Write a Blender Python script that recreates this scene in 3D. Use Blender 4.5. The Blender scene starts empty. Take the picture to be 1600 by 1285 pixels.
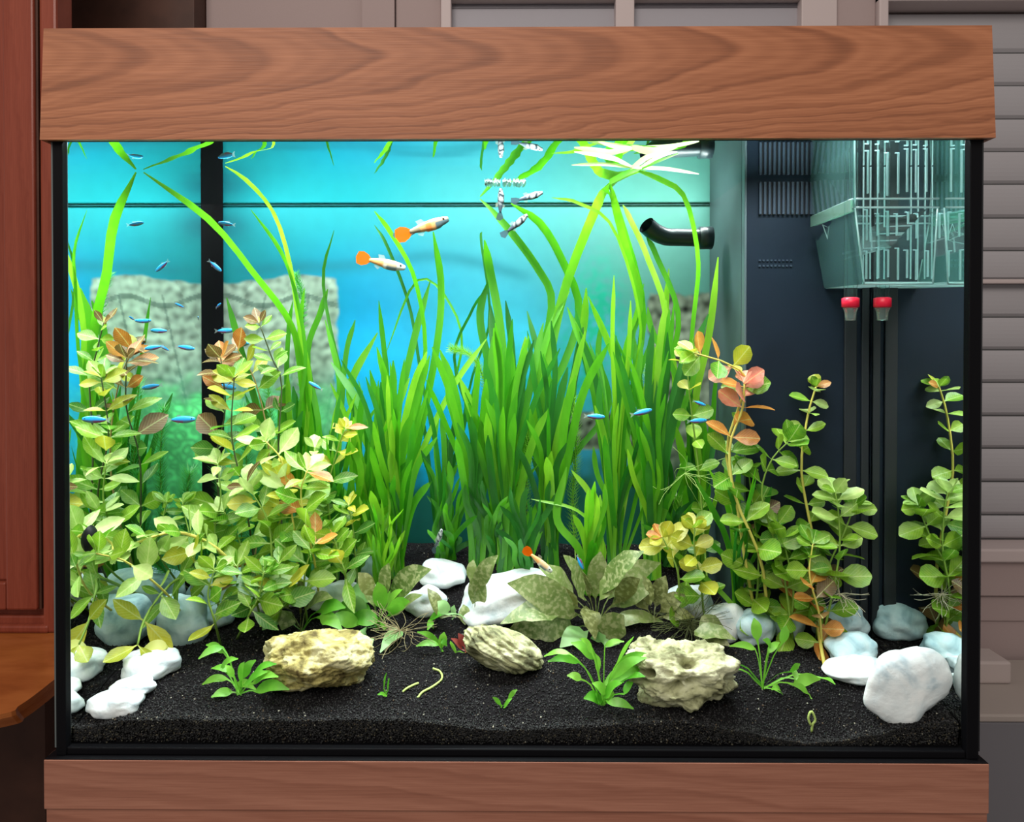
import bpy, bmesh, math, random
import numpy as np
from mathutils import Vector, Matrix, noise
C = bpy.context.scene.collection
rnd = random.Random(7)
# ------------------------------------------------------------------ camera
F_PX, PPX, PPY = 1148.0, 791.0, 550.0
D_CAM, H_CAM = 0.643, 1.115
YAW, PITCH = math.radians(0.45), math.radians(0.6)
cam_d = bpy.data.cameras.new('camera'); cam = bpy.data.objects.new('camera', cam_d); C.objects.link(cam)
cam.location = (0, -D_CAM, H_CAM)
cam.rotation_euler = (math.radians(90) - PITCH, 0, YAW)
cam_d.sensor_width = 36; cam_d.lens = F_PX / 1600 * 36
cam_d.shift_x = (800 - PPX) / 1600; cam_d.shift_y = (PPY - 642.5) / 1600
cam_d.clip_start = 0.02; cam_d.clip_end = 50
bpy.context.scene.camera = cam
# ------------------------------------------------------------------ world, lights, exposure
sc = bpy.context.scene
sc.view_settings.view_transform = 'Standard'; sc.view_settings.look = 'None'
sc.view_settings.exposure = 0.0; sc.view_settings.gamma = 1.0; sc.view_settings.use_curve_mapping = False
sc.cycles.max_bounces = 14; sc.cycles.transparent_max_bounces = 24; sc.cycles.glossy_bounces = 8
sc.cycles.diffuse_bounces = 5
w = bpy.data.worlds.new('world'); sc.world = w; w.use_nodes = True
w.node_tree.nodes['Background'].inputs[0].default_value = (1.0, 0.93, 0.88, 1)
w.node_tree.nodes['Background'].inputs[1].default_value = 0.42
def area(name, loc, rot, sx, sy, power, col):
    l = bpy.data.lights.new(name, 'AREA'); l.shape = 'RECTANGLE'; l.size = sx; l.size_y = sy; l.energy = power; l.color = col
    o = bpy.data.objects.new(name, l); C.objects.link(o); o.location = loc; o.rotation_euler = rot; return o
TANK_POWER = 13.5
area('tank_lamp_light', (0.0, 0.060, H_CAM + 0.262), (0, 0, 0), 0.74, 0.04, TANK_POWER*0.5, (0.93, 1.0, 0.98))
area('tank_lamp_light', (0.0, 0.255, H_CAM + 0.262), (0, 0, 0), 0.74, 0.04, TANK_POWER*0.5, (0.93, 1.0, 0.98))
area('room_ceiling_light', (-0.5, -1.5, 2.45), (math.radians(38), 0, math.radians(-14)), 1.3, 1.3, 36.0, (1.0, 0.9, 0.82))

# ------------------------------------------------------------------ pixel -> world helpers (1600x1285 frame)
RM = cam.rotation_euler.to_matrix(); EYE = Vector(cam.location)
def ray(px, py): return RM @ Vector(((px - PPX) / F_PX, -(py - PPY) / F_PX, -1.0))
def W(px, py, Y):
    d = ray(px, py); return EYE + d * ((Y + D_CAM) / d.y)
def S(Y): return (Y + D_CAM) / F_PX            # metres per pixel at depth Y
XL, XR = W(108, 600, 0).x, W(1505, 600, 0).x
DEPTH = 0.312
ZW = H_CAM + 0.1815                             # water surface
ZT = (W(68, 1193, -0.014).z + W(1546, 1189.5, -0.014).z)/2   # top of the wooden base
ZB = H_CAM - 0.3535                             # tank bottom
Z0 = H_CAM - 0.371                              # top of wooden base
FX = [100,120,180,250,350,450,540,640,720,780,850,920,1000,1060,1100,1140,1180,1220,1260,1300,1340,1380,1420,1480,1520]
FY = [1143,1143,1131,1128,1129,1130,1127,1129,1138,1144,1141,1137,1132,1129,1133,1140,1147,1155,1162,1160,1154,1146,1136,1130,1128]
FXW = [W(a, 600, 0).x for a in FX]; FZW = [W(800, b, 0).z for b in FY]
def sstep(a, b, x):
    t = min(1, max(0, (x - a) / (b - a))); return t * t * (3 - 2 * t)
def gh(x, y):
    zf = float(np.interp(x, FXW, FZW)); base = H_CAM - 0.322
    t = sstep(0.0, 0.07, y); z = zf * (1 - t) + base * t
    cx = sstep(-0.30, -0.16, x) * (1 - sstep(0.17, 0.26, x))
    z += 0.062 * sstep(0.12, 0.30, y) * cx + 0.012 * sstep(0.15, 0.30, y) * (1 - cx)
    z += 0.004 * noise.noise(Vector((x * 14, y * 14, 0))) * t + 0.0015 * noise.noise(Vector((x * 60, y * 60, 3)))
    return z
def FL(px, py):
    d = ray(px, py); Y = 0.002
    while Y < DEPTH - 0.012:
        p = W(px, py, Y)
        if p.z < gh(p.x, p.y): break
        Y += 0.002
    p = W(px, py, Y); return Vector((p.x, Y, gh(p.x, Y)))
def put(px, py, Y, clear=0.004):
    Y = min(Y, DEPTH - 0.01)
    for _ in range(200):
        p = W(px, py, Y)
        if p.z > gh(p.x, p.y) + clear or Y < 0.008: break
        Y -= 0.002
    p = W(px, py, Y)
    p.x = min(max(p.x, XL + 0.003), XR - 0.003); p.z = max(p.z, gh(p.x, p.y) + 0.001)
    return p

# ------------------------------------------------------------------ node helpers
def mat(name):
    m = bpy.data.materials.new(name); m.use_nodes = True; nt = m.node_tree; nt.nodes.clear()
    out = nt.nodes.new('ShaderNodeOutputMaterial'); return m, nt, out
def N(nt, typ, **kw):
    n = nt.nodes.new(typ)
    for k, v in kw.items():
        if k.startswith('i_'):
            key = k[2:]; key = int(key) if key.isdigit() else key.replace('_', ' ')
            n.inputs[key].default_value = v
        else: setattr(n, k, v)
    return n
def L(nt, a, b): nt.links.new(a, b)
def ramp(nt, stops, interp='LINEAR'):
    r = nt.nodes.new('ShaderNodeValToRGB'); r.color_ramp.interpolation = interp
    while len(r.color_ramp.elements) < len(stops): r.color_ramp.elements.new(0.5)
    for e, (p, c) in zip(r.color_ramp.elements, stops):
        e.position = p; e.color = (*c, 1)
    return r
def M_(nt, op, a, b=None, c=None):
    n = nt.nodes.new('ShaderNodeMath'); n.operation = op
    for i, v in enumerate((a, b, c)):
        if v is None: continue
        if isinstance(v, (int, float)): n.inputs[i].default_value = v
        else: L(nt, v, n.inputs[i])
    return n.outputs[0]
def plain(name, col, rough=0.5, spec=0.5, bump=0.0, bscale=200, var=0.0, vscale=20, metal=0):
    m, nt, out = mat(name)
    p = N(nt, 'ShaderNodeBsdfPrincipled'); p.inputs['Roughness'].default_value = rough
    p.inputs['Specular IOR Level'].default_value = spec; p.inputs['Metallic'].default_value = metal
    tc = N(nt, 'ShaderNodeTexCoord')
    if var > 0:
        nz = N(nt, 'ShaderNodeTexNoise'); nz.inputs['Scale'].default_value = vscale; nz.inputs['Detail'].default_value = 5
        L(nt, tc.outputs['Object'], nz.inputs['Vector'])
        r = ramp(nt, [(0.3, tuple(c * (1 - var) for c in col)), (0.7, tuple(min(1, c * (1 + var)) for c in col))])
        L(nt, nz.outputs['Fac'], r.inputs[0]); L(nt, r.outputs[0], p.inputs['Base Color'])
    else: p.inputs['Base Color'].default_value = (*col, 1)
    if bump > 0:
        nb = N(nt, 'ShaderNodeTexNoise'); nb.inputs['Scale'].default_value = bscale; nb.inputs['Detail'].default_value = 4
        L(nt, tc.outputs['Object'], nb.inputs['Vector'])
        b = N(nt, 'ShaderNodeBump'); b.inputs['Strength'].default_value = bump; b.inputs['Distance'].default_value = 0.002
        L(nt, nb.outputs['Fac'], b.inputs['Height']); L(nt, b.outputs[0], p.inputs['Normal'])
    L(nt, p.outputs[0], out.inputs[0]); return m
def leafmat(name, c1, c2, trans=0.45, vein=60, rough=0.45, long=False, spot=None, gloss=0.06, rib=0.0):
    """c1/c2: blade colours mixed per leaf (Object Info random) and by noise."""
    m, nt, out = mat(name)
    tc = N(nt, 'ShaderNodeTexCoord'); oi = N(nt, 'ShaderNodeObjectInfo')
    mp = N(nt, 'ShaderNodeMapping'); L(nt, tc.outputs['Object'], mp.inputs[0])
    if long: mp.inputs['Scale'].default_value = (1, 1, 0.15)
    nz = N(nt, 'ShaderNodeTexNoise'); nz.inputs['Scale'].default_value = vein; nz.inputs['Detail'].default_value = 4
    L(nt, mp.outputs[0], nz.inputs['Vector'])
    f = M_(nt, 'ADD', M_(nt, 'MULTIPLY', oi.outputs['Random'], 0.65), M_(nt, 'MULTIPLY', M_(nt, 'SUBTRACT', nz.outputs['Fac'], 0.35), 0.9))
    r = ramp(nt, [(0.1, c1), (0.9, c2)]); L(nt, f, r.inputs[0]); col = r.outputs[0]
    if spot:
        n2 = N(nt, 'ShaderNodeTexNoise'); n2.inputs['Scale'].default_value = 220; n2.inputs['Detail'].default_value = 3
        L(nt, tc.outputs['Object'], n2.inputs['Vector'])
        r2 = ramp(nt, [(0.47, (0, 0, 0)), (0.62, (1, 1, 1))]); L(nt, n2.outputs['Fac'], r2.inputs[0])
        mx = N(nt, 'ShaderNodeMix', data_type='RGBA'); L(nt, r2.outputs[0], mx.inputs[0]); L(nt, col, mx.inputs[6]); mx.inputs[7].default_value = (*spot, 1)
        col = mx.outputs[2]
    if rib:
        sp = N(nt, 'ShaderNodeSeparateXYZ'); L(nt, tc.outputs['Object'], sp.inputs[0]); ay = M_(nt, 'ABSOLUTE', sp.outputs[1])
        mid = M_(nt, 'LESS_THAN', ay, 0.016)
        sv = M_(nt, 'GREATER_THAN', M_(nt, 'SINE', M_(nt, 'SUBTRACT', M_(nt, 'MULTIPLY', sp.outputs[0], 58), M_(nt, 'MULTIPLY', ay, 70))), 0.86)
        vf = M_(nt, 'MULTIPLY', M_(nt, 'MAXIMUM', mid, M_(nt, 'MULTIPLY', sv, 0.45)), rib)
        mv = N(nt, 'ShaderNodeMix', data_type='RGBA'); L(nt, vf, mv.inputs[0]); L(nt, col, mv.inputs[6]); mv.inputs[7].default_value = (0.72, 0.80, 0.35, 1)
        edge = M_(nt, 'MULTIPLY', M_(nt, 'MINIMUM', M_(nt, 'MULTIPLY', ay, 3.0), 1.0), 0.45)
        ev = N(nt, 'ShaderNodeVectorMath', operation='SCALE'); L(nt, mv.outputs[2], ev.inputs[0]); L(nt, M_(nt, 'SUBTRACT', 1.12, edge), ev.inputs['Scale']); col = ev.outputs[0]
    d = N(nt, 'ShaderNodeBsdfDiffuse'); t = N(nt, 'ShaderNodeBsdfTranslucent'); g = N(nt, 'ShaderNodeBsdfGlossy'); g.inputs['Roughness'].default_value = rough
    L(nt, col, d.inputs[0]); L(nt, col, t.inputs[0])
    b = N(nt, 'ShaderNodeBump'); b.inputs['Strength'].default_value = 0.35; b.inputs['Distance'].default_value = 0.002
    L(nt, nz.outputs['Fac'], b.inputs['Height'])
    for q in (d, g): L(nt, b.outputs[0], q.inputs['Normal'])
    m1 = N(nt, 'ShaderNodeMixShader'); m1.inputs[0].default_value = trans; L(nt, d.outputs[0], m1.inputs[1]); L(nt, t.outputs[0], m1.inputs[2])
    m2 = N(nt, 'ShaderNodeMixShader'); m2.inputs[0].default_value = gloss; L(nt, m1.outputs[0], m2.inputs[1]); L(nt, g.outputs[0], m2.inputs[2])
    L(nt, m2.outputs[0], out.inputs[0]); return m
def vcol(name, rough=0.6, noise_amt=0.0, nscale=100, spec=0.3, bump=0.0, tint=None):
    m, nt, out = mat(name)
    a = N(nt, 'ShaderNodeVertexColor'); a.layer_name = 'Col'; p = N(nt, 'ShaderNodeBsdfPrincipled')
    p.inputs['Roughness'].default_value = rough; p.inputs['Specular IOR Level'].default_value = spec
    col = a.outputs[0]
    tc = N(nt, 'ShaderNodeTexCoord'); nz = N(nt, 'ShaderNodeTexNoise'); nz.inputs['Scale'].default_value = nscale; nz.inputs['Detail'].default_value = 5
    L(nt, tc.outputs['Object'], nz.inputs['Vector'])
    if noise_amt:
        f = M_(nt, 'ADD', M_(nt, 'MULTIPLY', nz.outputs['Fac'], 2 * noise_amt), 1 - noise_amt)
        mx = N(nt, 'ShaderNodeVectorMath', operation='SCALE'); L(nt, col, mx.inputs[0]); L(nt, f, mx.inputs['Scale']); col = mx.outputs[0]
    L(nt, col, p.inputs['Base Color'])
    if bump:
        b = N(nt, 'ShaderNodeBump'); b.inputs['Strength'].default_value = bump; b.inputs['Distance'].default_value = 0.003
        L(nt, nz.outputs['Fac'], b.inputs['Height']); L(nt, b.outputs[0], p.inputs['Normal'])
    L(nt, p.outputs[0], out.inputs[0]); return m
def interface(name, tint=(1, 1, 1), ripple=0.0, rscale=(1, 1, 1)):
    """water/air boundary: Fresnel-weighted mirror over clear, total reflection beyond the critical angle"""
    m, nt, out = mat(name)
    fr = N(nt, 'ShaderNodeFresnel'); fr.inputs['IOR'].default_value = 1.33
    t = N(nt, 'ShaderNodeBsdfTransparent'); t.inputs[0].default_value = (1, 1, 1, 1)
    g = N(nt, 'ShaderNodeBsdfGlossy'); g.inputs['Roughness'].default_value = 0.0; g.inputs[0].default_value = (*tint, 1)
    if ripple:
        tc = N(nt, 'ShaderNodeTexCoord'); mp = N(nt, 'ShaderNodeMapping'); mp.inputs['Scale'].default_value = rscale
        nz = N(nt, 'ShaderNodeTexNoise'); nz.inputs['Scale'].default_value = 12; nz.inputs['Detail'].default_value = 0
        L(nt, tc.outputs['Object'], mp.inputs[0]); L(nt, mp.outputs[0], nz.inputs['Vector'])
        b = N(nt, 'ShaderNodeBump'); b.inputs['Strength'].default_value = ripple; b.inputs['Distance'].default_value = 0.004
        L(nt, nz.outputs['Fac'], b.inputs['Height']); L(nt, b.outputs[0], g.inputs['Normal'])
    mx = N(nt, 'ShaderNodeMixShader'); L(nt, fr.outputs[0], mx.inputs[0]); L(nt, t.outputs[0], mx.inputs[1]); L(nt, g.outputs[0], mx.inputs[2])
    L(nt, mx.outputs[0], out.inputs[0]); return m
def clearmat(name, tint, fac=0.12, haze=0.0, hcol=(0.8, 1, 0.95), rough=0.05):
    m, nt, out = mat(name)
    t = N(nt, 'ShaderNodeBsdfTransparent'); t.inputs[0].default_value = (*tint, 1)
    g = N(nt, 'ShaderNodeBsdfGlossy'); g.inputs['Roughness'].default_value = rough
    lw = N(nt, 'ShaderNodeLayerWeight'); lw.inputs[0].default_value = fac
    mx = N(nt, 'ShaderNodeMixShader'); L(nt, lw.outputs['Fresnel'], mx.inputs[0]); L(nt, t.outputs[0], mx.inputs[1]); L(nt, g.outputs[0], mx.inputs[2])
    res = mx.outputs[0]
    if haze:
        tr = N(nt, 'ShaderNodeBsdfTranslucent'); tr.inputs[0].default_value = (*hcol, 1)
        df = N(nt, 'ShaderNodeBsdfDiffuse'); df.inputs[0].default_value = (*hcol, 1)
        m3 = N(nt, 'ShaderNodeMixShader'); m3.inputs[0].default_value = 0.5; L(nt, tr.outputs[0], m3.inputs[1]); L(nt, df.outputs[0], m3.inputs[2])
        m2 = N(nt, 'ShaderNodeMixShader'); m2.inputs[0].default_value = haze; L(nt, res, m2.inputs[1]); L(nt, m3.outputs[0], m2.inputs[2]); res = m2.outputs[0]
    L(nt, res, out.inputs[0]); return m
def woodmat(name, light, mid, dark, x0=0.0, zc=0.0, A=420.0, period=0.09, rough=0.45, slope=0.0, fine=1.0, vertical=False, saw_w=0.36):
    """laminate with cathedral arches pointing along +X, grain lines along X"""
    m, nt, out = mat(name)
    tc = N(nt, 'ShaderNodeTexCoord'); sp = N(nt, 'ShaderNodeSeparateXYZ'); 
    nz = N(nt, 'ShaderNodeTexNoise'); nz.inputs['Scale'].default_value = 7.0; nz.inputs['Detail'].default_value = 4
    mp0 = N(nt, 'ShaderNodeMapping'); mp0.inputs['Scale'].default_value = (1, 1, 4); L(nt, tc.outputs['Object'], mp0.inputs[0]); L(nt, mp0.outputs[0], nz.inputs['Vector'])
    L(nt, tc.outputs['Object'], sp.inputs[0])
    ax, az = (2, 0) if vertical else (0, 2)
    x = sp.outputs[ax]; z = M_(nt, 'ADD', sp.outputs[az], M_(nt, 'MULTIPLY', M_(nt, 'SUBTRACT', nz.outputs['Fac'], 0.5), 0.03))
    z = M_(nt, 'SUBTRACT', z, M_(nt, 'MULTIPLY', x, slope))
    dz = M_(nt, 'SUBTRACT', z, zc)
    t = M_(nt, 'ADD', x, M_(nt, 'MULTIPLY', M_(nt, 'MULTIPLY', dz, dz), A))
    ph = M_(nt, 'DIVIDE', t, period)
    fr = M_(nt, 'FRACT', ph)
    sr = ramp(nt, [(0.0, (0, 0, 0)), (0.55, (0.35, 0.35, 0.35)), (0.86, (1, 1, 1)), (1.0, (0, 0, 0))]); sr.color_ramp.interpolation = 'EASE'; L(nt, fr, sr.inputs[0])
    f2 = M_(nt, 'MULTIPLY', M_(nt, 'SINE', M_(nt, 'MULTIPLY', ph, 6.2832*3.3)), 0.16)
    saw = M_(nt, 'ADD', sr.outputs[0], f2)
    fib = N(nt, 'ShaderNodeTexNoise'); fib.inputs['Scale'].default_value = 60; fib.inputs['Detail'].default_value = 4
    mp = N(nt, 'ShaderNodeMapping'); mp.inputs['Scale'].default_value = (12, 1, 0.35) if vertical else (0.35, 1, 12 * fine); L(nt, tc.outputs['Object'], mp.inputs[0]); L(nt, mp.outputs[0], fib.inputs['Vector'])
    bro = N(nt, 'ShaderNodeTexNoise'); bro.inputs['Scale'].default_value = 8; bro.inputs['Detail'].default_value = 3
    mp2 = N(nt, 'ShaderNodeMapping'); mp2.inputs['Scale'].default_value = (7, 1, 0.15) if vertical else (0.15, 1, 7); L(nt, tc.outputs['Object'], mp2.inputs[0]); L(nt, mp2.outputs[0], bro.inputs['Vector'])
    v = M_(nt, 'ADD', M_(nt, 'MULTIPLY', saw, saw_w), M_(nt, 'ADD', M_(nt, 'MULTIPLY', fib.outputs['Fac'], 0.42), M_(nt, 'MULTIPLY', bro.outputs['Fac'], 0.5)))
    r = ramp(nt, [(0.30, light), (0.62, mid), (0.95, dark)]); L(nt, v, r.inputs[0])
    p = N(nt, 'ShaderNodeBsdfPrincipled'); p.inputs['Roughness'].default_value = rough; p.inputs['Specular IOR Level'].default_value = 0.3
    L(nt, r.outputs[0], p.inputs['Base Color'])
    b = N(nt, 'ShaderNodeBump'); b.inputs['Strength'].default_value = 0.15; b.inputs['Distance'].default_value = 0.001
    L(nt, fib.outputs['Fac'], b.inputs['Height']); L(nt, b.outputs[0], p.inputs['Normal'])
    L(nt, p.outputs[0], out.inputs[0]); return m

# ------------------------------------------------------------------ mesh helpers
def me_from(name, V, Fc, mats=(), smooth=True, cols=None):
    me = bpy.data.meshes.new(name); me.from_pydata([tuple(v) for v in V], [], Fc)
    for m in (mats if isinstance(mats, (list, tuple)) else [mats]): me.materials.append(m)
    if smooth and len(me.polygons): me.polygons.foreach_set('use_smooth', [True] * len(me.polygons))
    if cols is not None:
        ca = me.color_attributes.new('Col', 'FLOAT_COLOR', 'POINT')
        a = np.ones((len(V), 4), dtype=np.float32); a[:, :3] = np.array(cols, dtype=np.float32)[:, :3]; ca.data.foreach_set('color', a.ravel())
    me.update(); return me
def link(name, me, parent=None, loc=None):
    o = bpy.data.objects.new(name, me); C.objects.link(o)
    if parent is not None: o.parent = parent
    if loc is not None: o.location = loc
    return o
def obj(name, V, Fc, m, parent=None, smooth=True, cols=None, origin=None):
    """world-space verts; parented to an empty whose world location is origin"""
    o0 = Vector(origin) if origin is not None else (Vector(parent.location) if parent is not None else None)
    if o0 is not None: V = [Vector(v) - o0 for v in V]
    o = link(name, me_from(name, V, Fc, m, smooth, cols), parent)
    if parent is None and origin is not None: o.location = origin
    return o
def tag(o, label, cat, group=None, kind=None):
    if label: o['label'] = label
    if cat: o['category'] = cat
    if group: o['group'] = group
    if kind: o['kind'] = kind
    return o
def thing(name, label, cat, loc, group=None):
    o = bpy.data.objects.new(name, None); C.objects.link(o); o.location = loc; o.empty_display_size = 0.02
    return tag(o, label, cat, group)
class MB:
    def __init__(s): s.V = []; s.F = []; s.c = []
    def add(s, V, Fc, col=None):
        k = len(s.V); s.V += [Vector(v) for v in V]; s.F += [tuple(i + k for i in f) for f in Fc]
        if col is not None: s.c += [col] * len(V)
    def box(s, a, b, bev=0.0, col=None):
        x0, y0, z0 = a; x1, y1, z1 = b
        if bev <= 0:
            V = [(x0,y0,z0),(x1,y0,z0),(x1,y1,z0),(x0,y1,z0),(x0,y0,z1),(x1,y0,z1),(x1,y1,z1),(x0,y1,z1)]
            s.add(V, [(0,3,2,1),(4,5,6,7),(0,1,5,4),(1,2,6,5),(2,3,7,6),(3,0,4,7)], col)
        else:
            bm = bmesh.new(); bmesh.ops.create_cube(bm, size=1)
            for v in bm.verts: v.co = Vector(((x0+x1)/2 + v.co.x*(x1-x0), (y0+y1)/2 + v.co.y*(y1-y0), (z0+z1)/2 + v.co.z*(z1-z0)))
            bmesh.ops.bevel(bm, geom=bm.edges[:], offset=bev, segments=2, affect='EDGES', profile=0.5)
            bm.verts.index_update(); s.add([v.co.copy() for v in bm.verts], [tuple(v.index for v in f.verts) for f in bm.faces], col); bm.free()
    def tube(s, pts, r, n=6, cap=True, col=None):
        pts = [Vector(p) for p in pts]; k0 = len(s.V); rs = r if isinstance(r, (list, tuple)) else [r] * len(pts)
        up = Vector((0.31, 0.82, 0.47)); V = []; Fc = []
        for i, p in enumerate(pts):
            t = (pts[min(i+1, len(pts)-1)] - pts[max(i-1, 0)]).normalized()
            a = t.cross(up).normalized() if abs(t.dot(up)) < 0.98 else t.orthogonal().normalized(); b = t.cross(a)
            for j in range(n):
                an = 2*math.pi*j/n; V.append(p + (a*math.cos(an) + b*math.sin(an)) * rs[i])
        for i in range(len(pts)-1):
            for j in range(n):
                Fc.append((i*n+j, i*n+(j+1)%n, (i+1)*n+(j+1)%n, (i+1)*n+j))
        if cap: Fc.append(tuple(range(n-1, -1, -1))); Fc.append(tuple((len(pts)-1)*n + j for j in range(n)))
        s.add(V, Fc, col)
    def lathe(s, c, prof, n=16, col=None):
        V = []; Fc = []
        for r, z in prof:
            for j in range(n):
                an = 2*math.pi*j/n; V.append((c[0]+r*math.cos(an), c[1]+r*math.sin(an), c[2]+z))
        for i in range(len(prof)-1):
            for j in range(n): Fc.append((i*n+j, i*n+(j+1)%n, (i+1)*n+(j+1)%n, (i+1)*n+j))
        s.add(V, Fc, col)
    def build(s, name, m, parent=None, smooth=False, origin=None):
        return obj(name, s.V, s.F, m, parent, smooth, s.c if s.c else None, origin)
def bez(P, n):
    """Catmull-Rom through points"""
    P = [Vector(p) for p in P]
    if len(P) == 2: return [P[0].lerp(P[1], i/(n-1)) for i in range(n)]
    Q = [P[0]*2 - P[1]] + P + [P[-1]*2 - P[-2]]; out = []
    segs = len(P) - 1
    for i in range(n):
        u = i/(n-1)*segs; k = min(int(u), segs-1); t = u - k
        a, b, c, d = Q[k], Q[k+1], Q[k+2], Q[k+3]
        out.append(0.5*((2*b) + (c-a)*t + (2*a-5*b+4*c-d)*t*t + (3*b-a-3*c+d)*t*t*t))
    return out
def strip(pts, widths, nrm, fold=0.15, twist=0.0, wavy=0.0):
    """leaf ribbon: 3 verts per section, mid rib lowered"""
    V = []; Fc = []; n = len(pts)
    for i, p in enumerate(pts):
        t = (pts[min(i+1, n-1)] - pts[max(i-1, 0)]).normalized()
        nn = (nrm - t*nrm.dot(t))
        nn = nn.normalized() if nn.length > 1e-4 else t.orthogonal().normalized()
        if twist: nn = Matrix.Rotation(twist*i/(n-1), 3, t) @ nn
        s = t.cross(nn).normalized(); h = widths[i]/2
        wv = wavy*h*math.sin(i*2.1+1)
        V += [p - s*h + nn*(h*fold + wv), p.copy(), p + s*h + nn*(h*fold - wv)]
    for i in range(n-1):
        a = i*3; Fc += [(a, a+1, a+4, a+3), (a+1, a+2, a+5, a+4)]
    return V, Fc
def jit(a): return Vector((rnd.uniform(-a, a), rnd.uniform(-a, a), rnd.uniform(-a, a)))

# ------------------------------------------------------------------ materials
hoodwood = woodmat('walnut_laminate', (0.43, 0.175, 0.085), (0.30, 0.112, 0.052), (0.165, 0.057, 0.027), zc=0.618, A=110, period=0.10, slope=0.006, saw_w=0.26)
basewood = woodmat('walnut_laminate_base', (0.36, 0.165, 0.11), (0.26, 0.108, 0.07), (0.16, 0.064, 0.042), zc=0.63, A=60, period=0.25, slope=0.0, saw_w=0.15)
mahog = woodmat('mahogany', (0.27, 0.062, 0.034), (0.19, 0.038, 0.02), (0.11, 0.018, 0.011), A=30, period=0.5, rough=0.3, vertical=True, saw_w=0.08)
deskwood = woodmat('orange_varnished_wood', (0.45, 0.15, 0.04), (0.30, 0.085, 0.02), (0.17, 0.04, 0.01), A=5, period=0.3, rough=0.22, saw_w=0.1)
black = plain('black_silicone', (0.003, 0.003, 0.004), 0.6, 0.08)
navy = plain('dark_filter_plastic', (0.0075, 0.014, 0.025), 0.5, 0.18, var=0.25, vscale=9)
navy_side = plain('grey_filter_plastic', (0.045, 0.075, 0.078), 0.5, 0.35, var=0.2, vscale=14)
wallm = plain('mauve_wall_paint', (0.36, 0.28, 0.27), 0.8, 0.2, bump=0.1, bscale=300)
framem = plain('white_window_frame', (0.50, 0.42, 0.41), 0.5, 0.3)
shutterm = plain('grey_roller_shutter', (0.36, 0.345, 0.36), 0.6, 0.3, bump=0.05, bscale=500)
greym = plain('grey_metal_box', (0.17, 0.165, 0.18), 0.55, 0.3, bump=0.05, bscale=400)
darkwood = plain('dark_brown_wood', (0.06, 0.025, 0.016), 0.5, 0.3, var=0.3, vscale=15)
cablem = plain('brown_cable', (0.07, 0.05, 0.045), 0.5)
val_mats = [leafmat('vallisneria_green', (0.04, 0.30, 0.006), (0.15, 0.55, 0.012), 0.5, 90, long=True),
            leafmat('vallisneria_bright', (0.13, 0.50, 0.01), (0.34, 0.70, 0.03), 0.5, 90, long=True),
            leafmat('vallisneria_deep', (0.012, 0.15, 0.012), (0.05, 0.33, 0.025), 0.45, 90, long=True)]
pale_val = leafmat('pale_floating_blade', (0.36, 0.52, 0.14), (0.60, 0.66, 0.34), 0.4, 60, long=True)
yel_val = leafmat('yellowed_blade', (0.35, 0.70, 0.04), (0.85, 0.88, 0.25), 0.4, 50, long=True)
lud = {'g': leafmat('stem_leaf_green', (0.09, 0.33, 0.008), (0.36, 0.60, 0.030), 0.4, 5, rib=0.5),
       'p': leafmat('stem_leaf_pale', (0.34, 0.58, 0.09), (0.66, 0.80, 0.30), 0.35, 5, rib=0.5),
       'y': leafmat('stem_leaf_yellow', (0.42, 0.48, 0.015), (0.70, 0.64, 0.05), 0.4, 5, rib=0.5),
       'o': leafmat('stem_leaf_orange', (0.55, 0.17, 0.02), (0.85, 0.36, 0.06), 0.4, 5, rib=0.5),
       'k': leafmat('stem_leaf_pink', (0.80, 0.22, 0.16), (0.95, 0.50, 0.36), 0.4, 5, rib=0.5),
       'b': leafmat('stem_leaf_brown', (0.13, 0.075, 0.02), (0.30, 0.14, 0.04), 0.35, 5, rib=0.5),
       'd': leafmat('stem_leaf_deep', (0.04, 0.22, 0.02), (0.14, 0.38, 0.03), 0.4, 5, rib=0.5)}
crypt_m = leafmat('crypt_olive', (0.09, 0.16, 0.028), (0.27, 0.35, 0.10), 0.25, 90, spot=(0.36, 0.40, 0.18))
crypt_b = leafmat('crypt_brown', (0.13, 0.15, 0.04), (0.24, 0.26, 0.07), 0.25, 90, spot=(0.36, 0.38, 0.16))
anub_m = leafmat('plantlet_green', (0.09, 0.42, 0.015), (0.34, 0.78, 0.08), 0.35, 60)
anub_p = leafmat('plantlet_pale', (0.28, 0.62, 0.18), (0.48, 0.78, 0.34), 0.35, 60)
red_m = leafmat('red_plantlet', (0.25, 0.03, 0.03), (0.45, 0.08, 0.07), 0.35, 60)
stem_g = plain('stem_green', (0.22, 0.36, 0.06), 0.5, 0.3); stem_y = plain('stem_yellow', (0.62, 0.55, 0.12), 0.5, 0.3)
stem_d = plain('stem_dark', (0.06, 0.08, 0.03), 0.5, 0.3); stem_br = plain('stem_brown', (0.33, 0.24, 0.09), 0.5, 0.3)
feather = leafmat('feathery_green', (0.20, 0.55, 0.03), (0.42, 0.75, 0.10), 0.5, 60)
feather_d = leafmat('feathery_green_deep', (0.05, 0.40, 0.06), (0.16, 0.58, 0.12), 0.5, 60)
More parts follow.
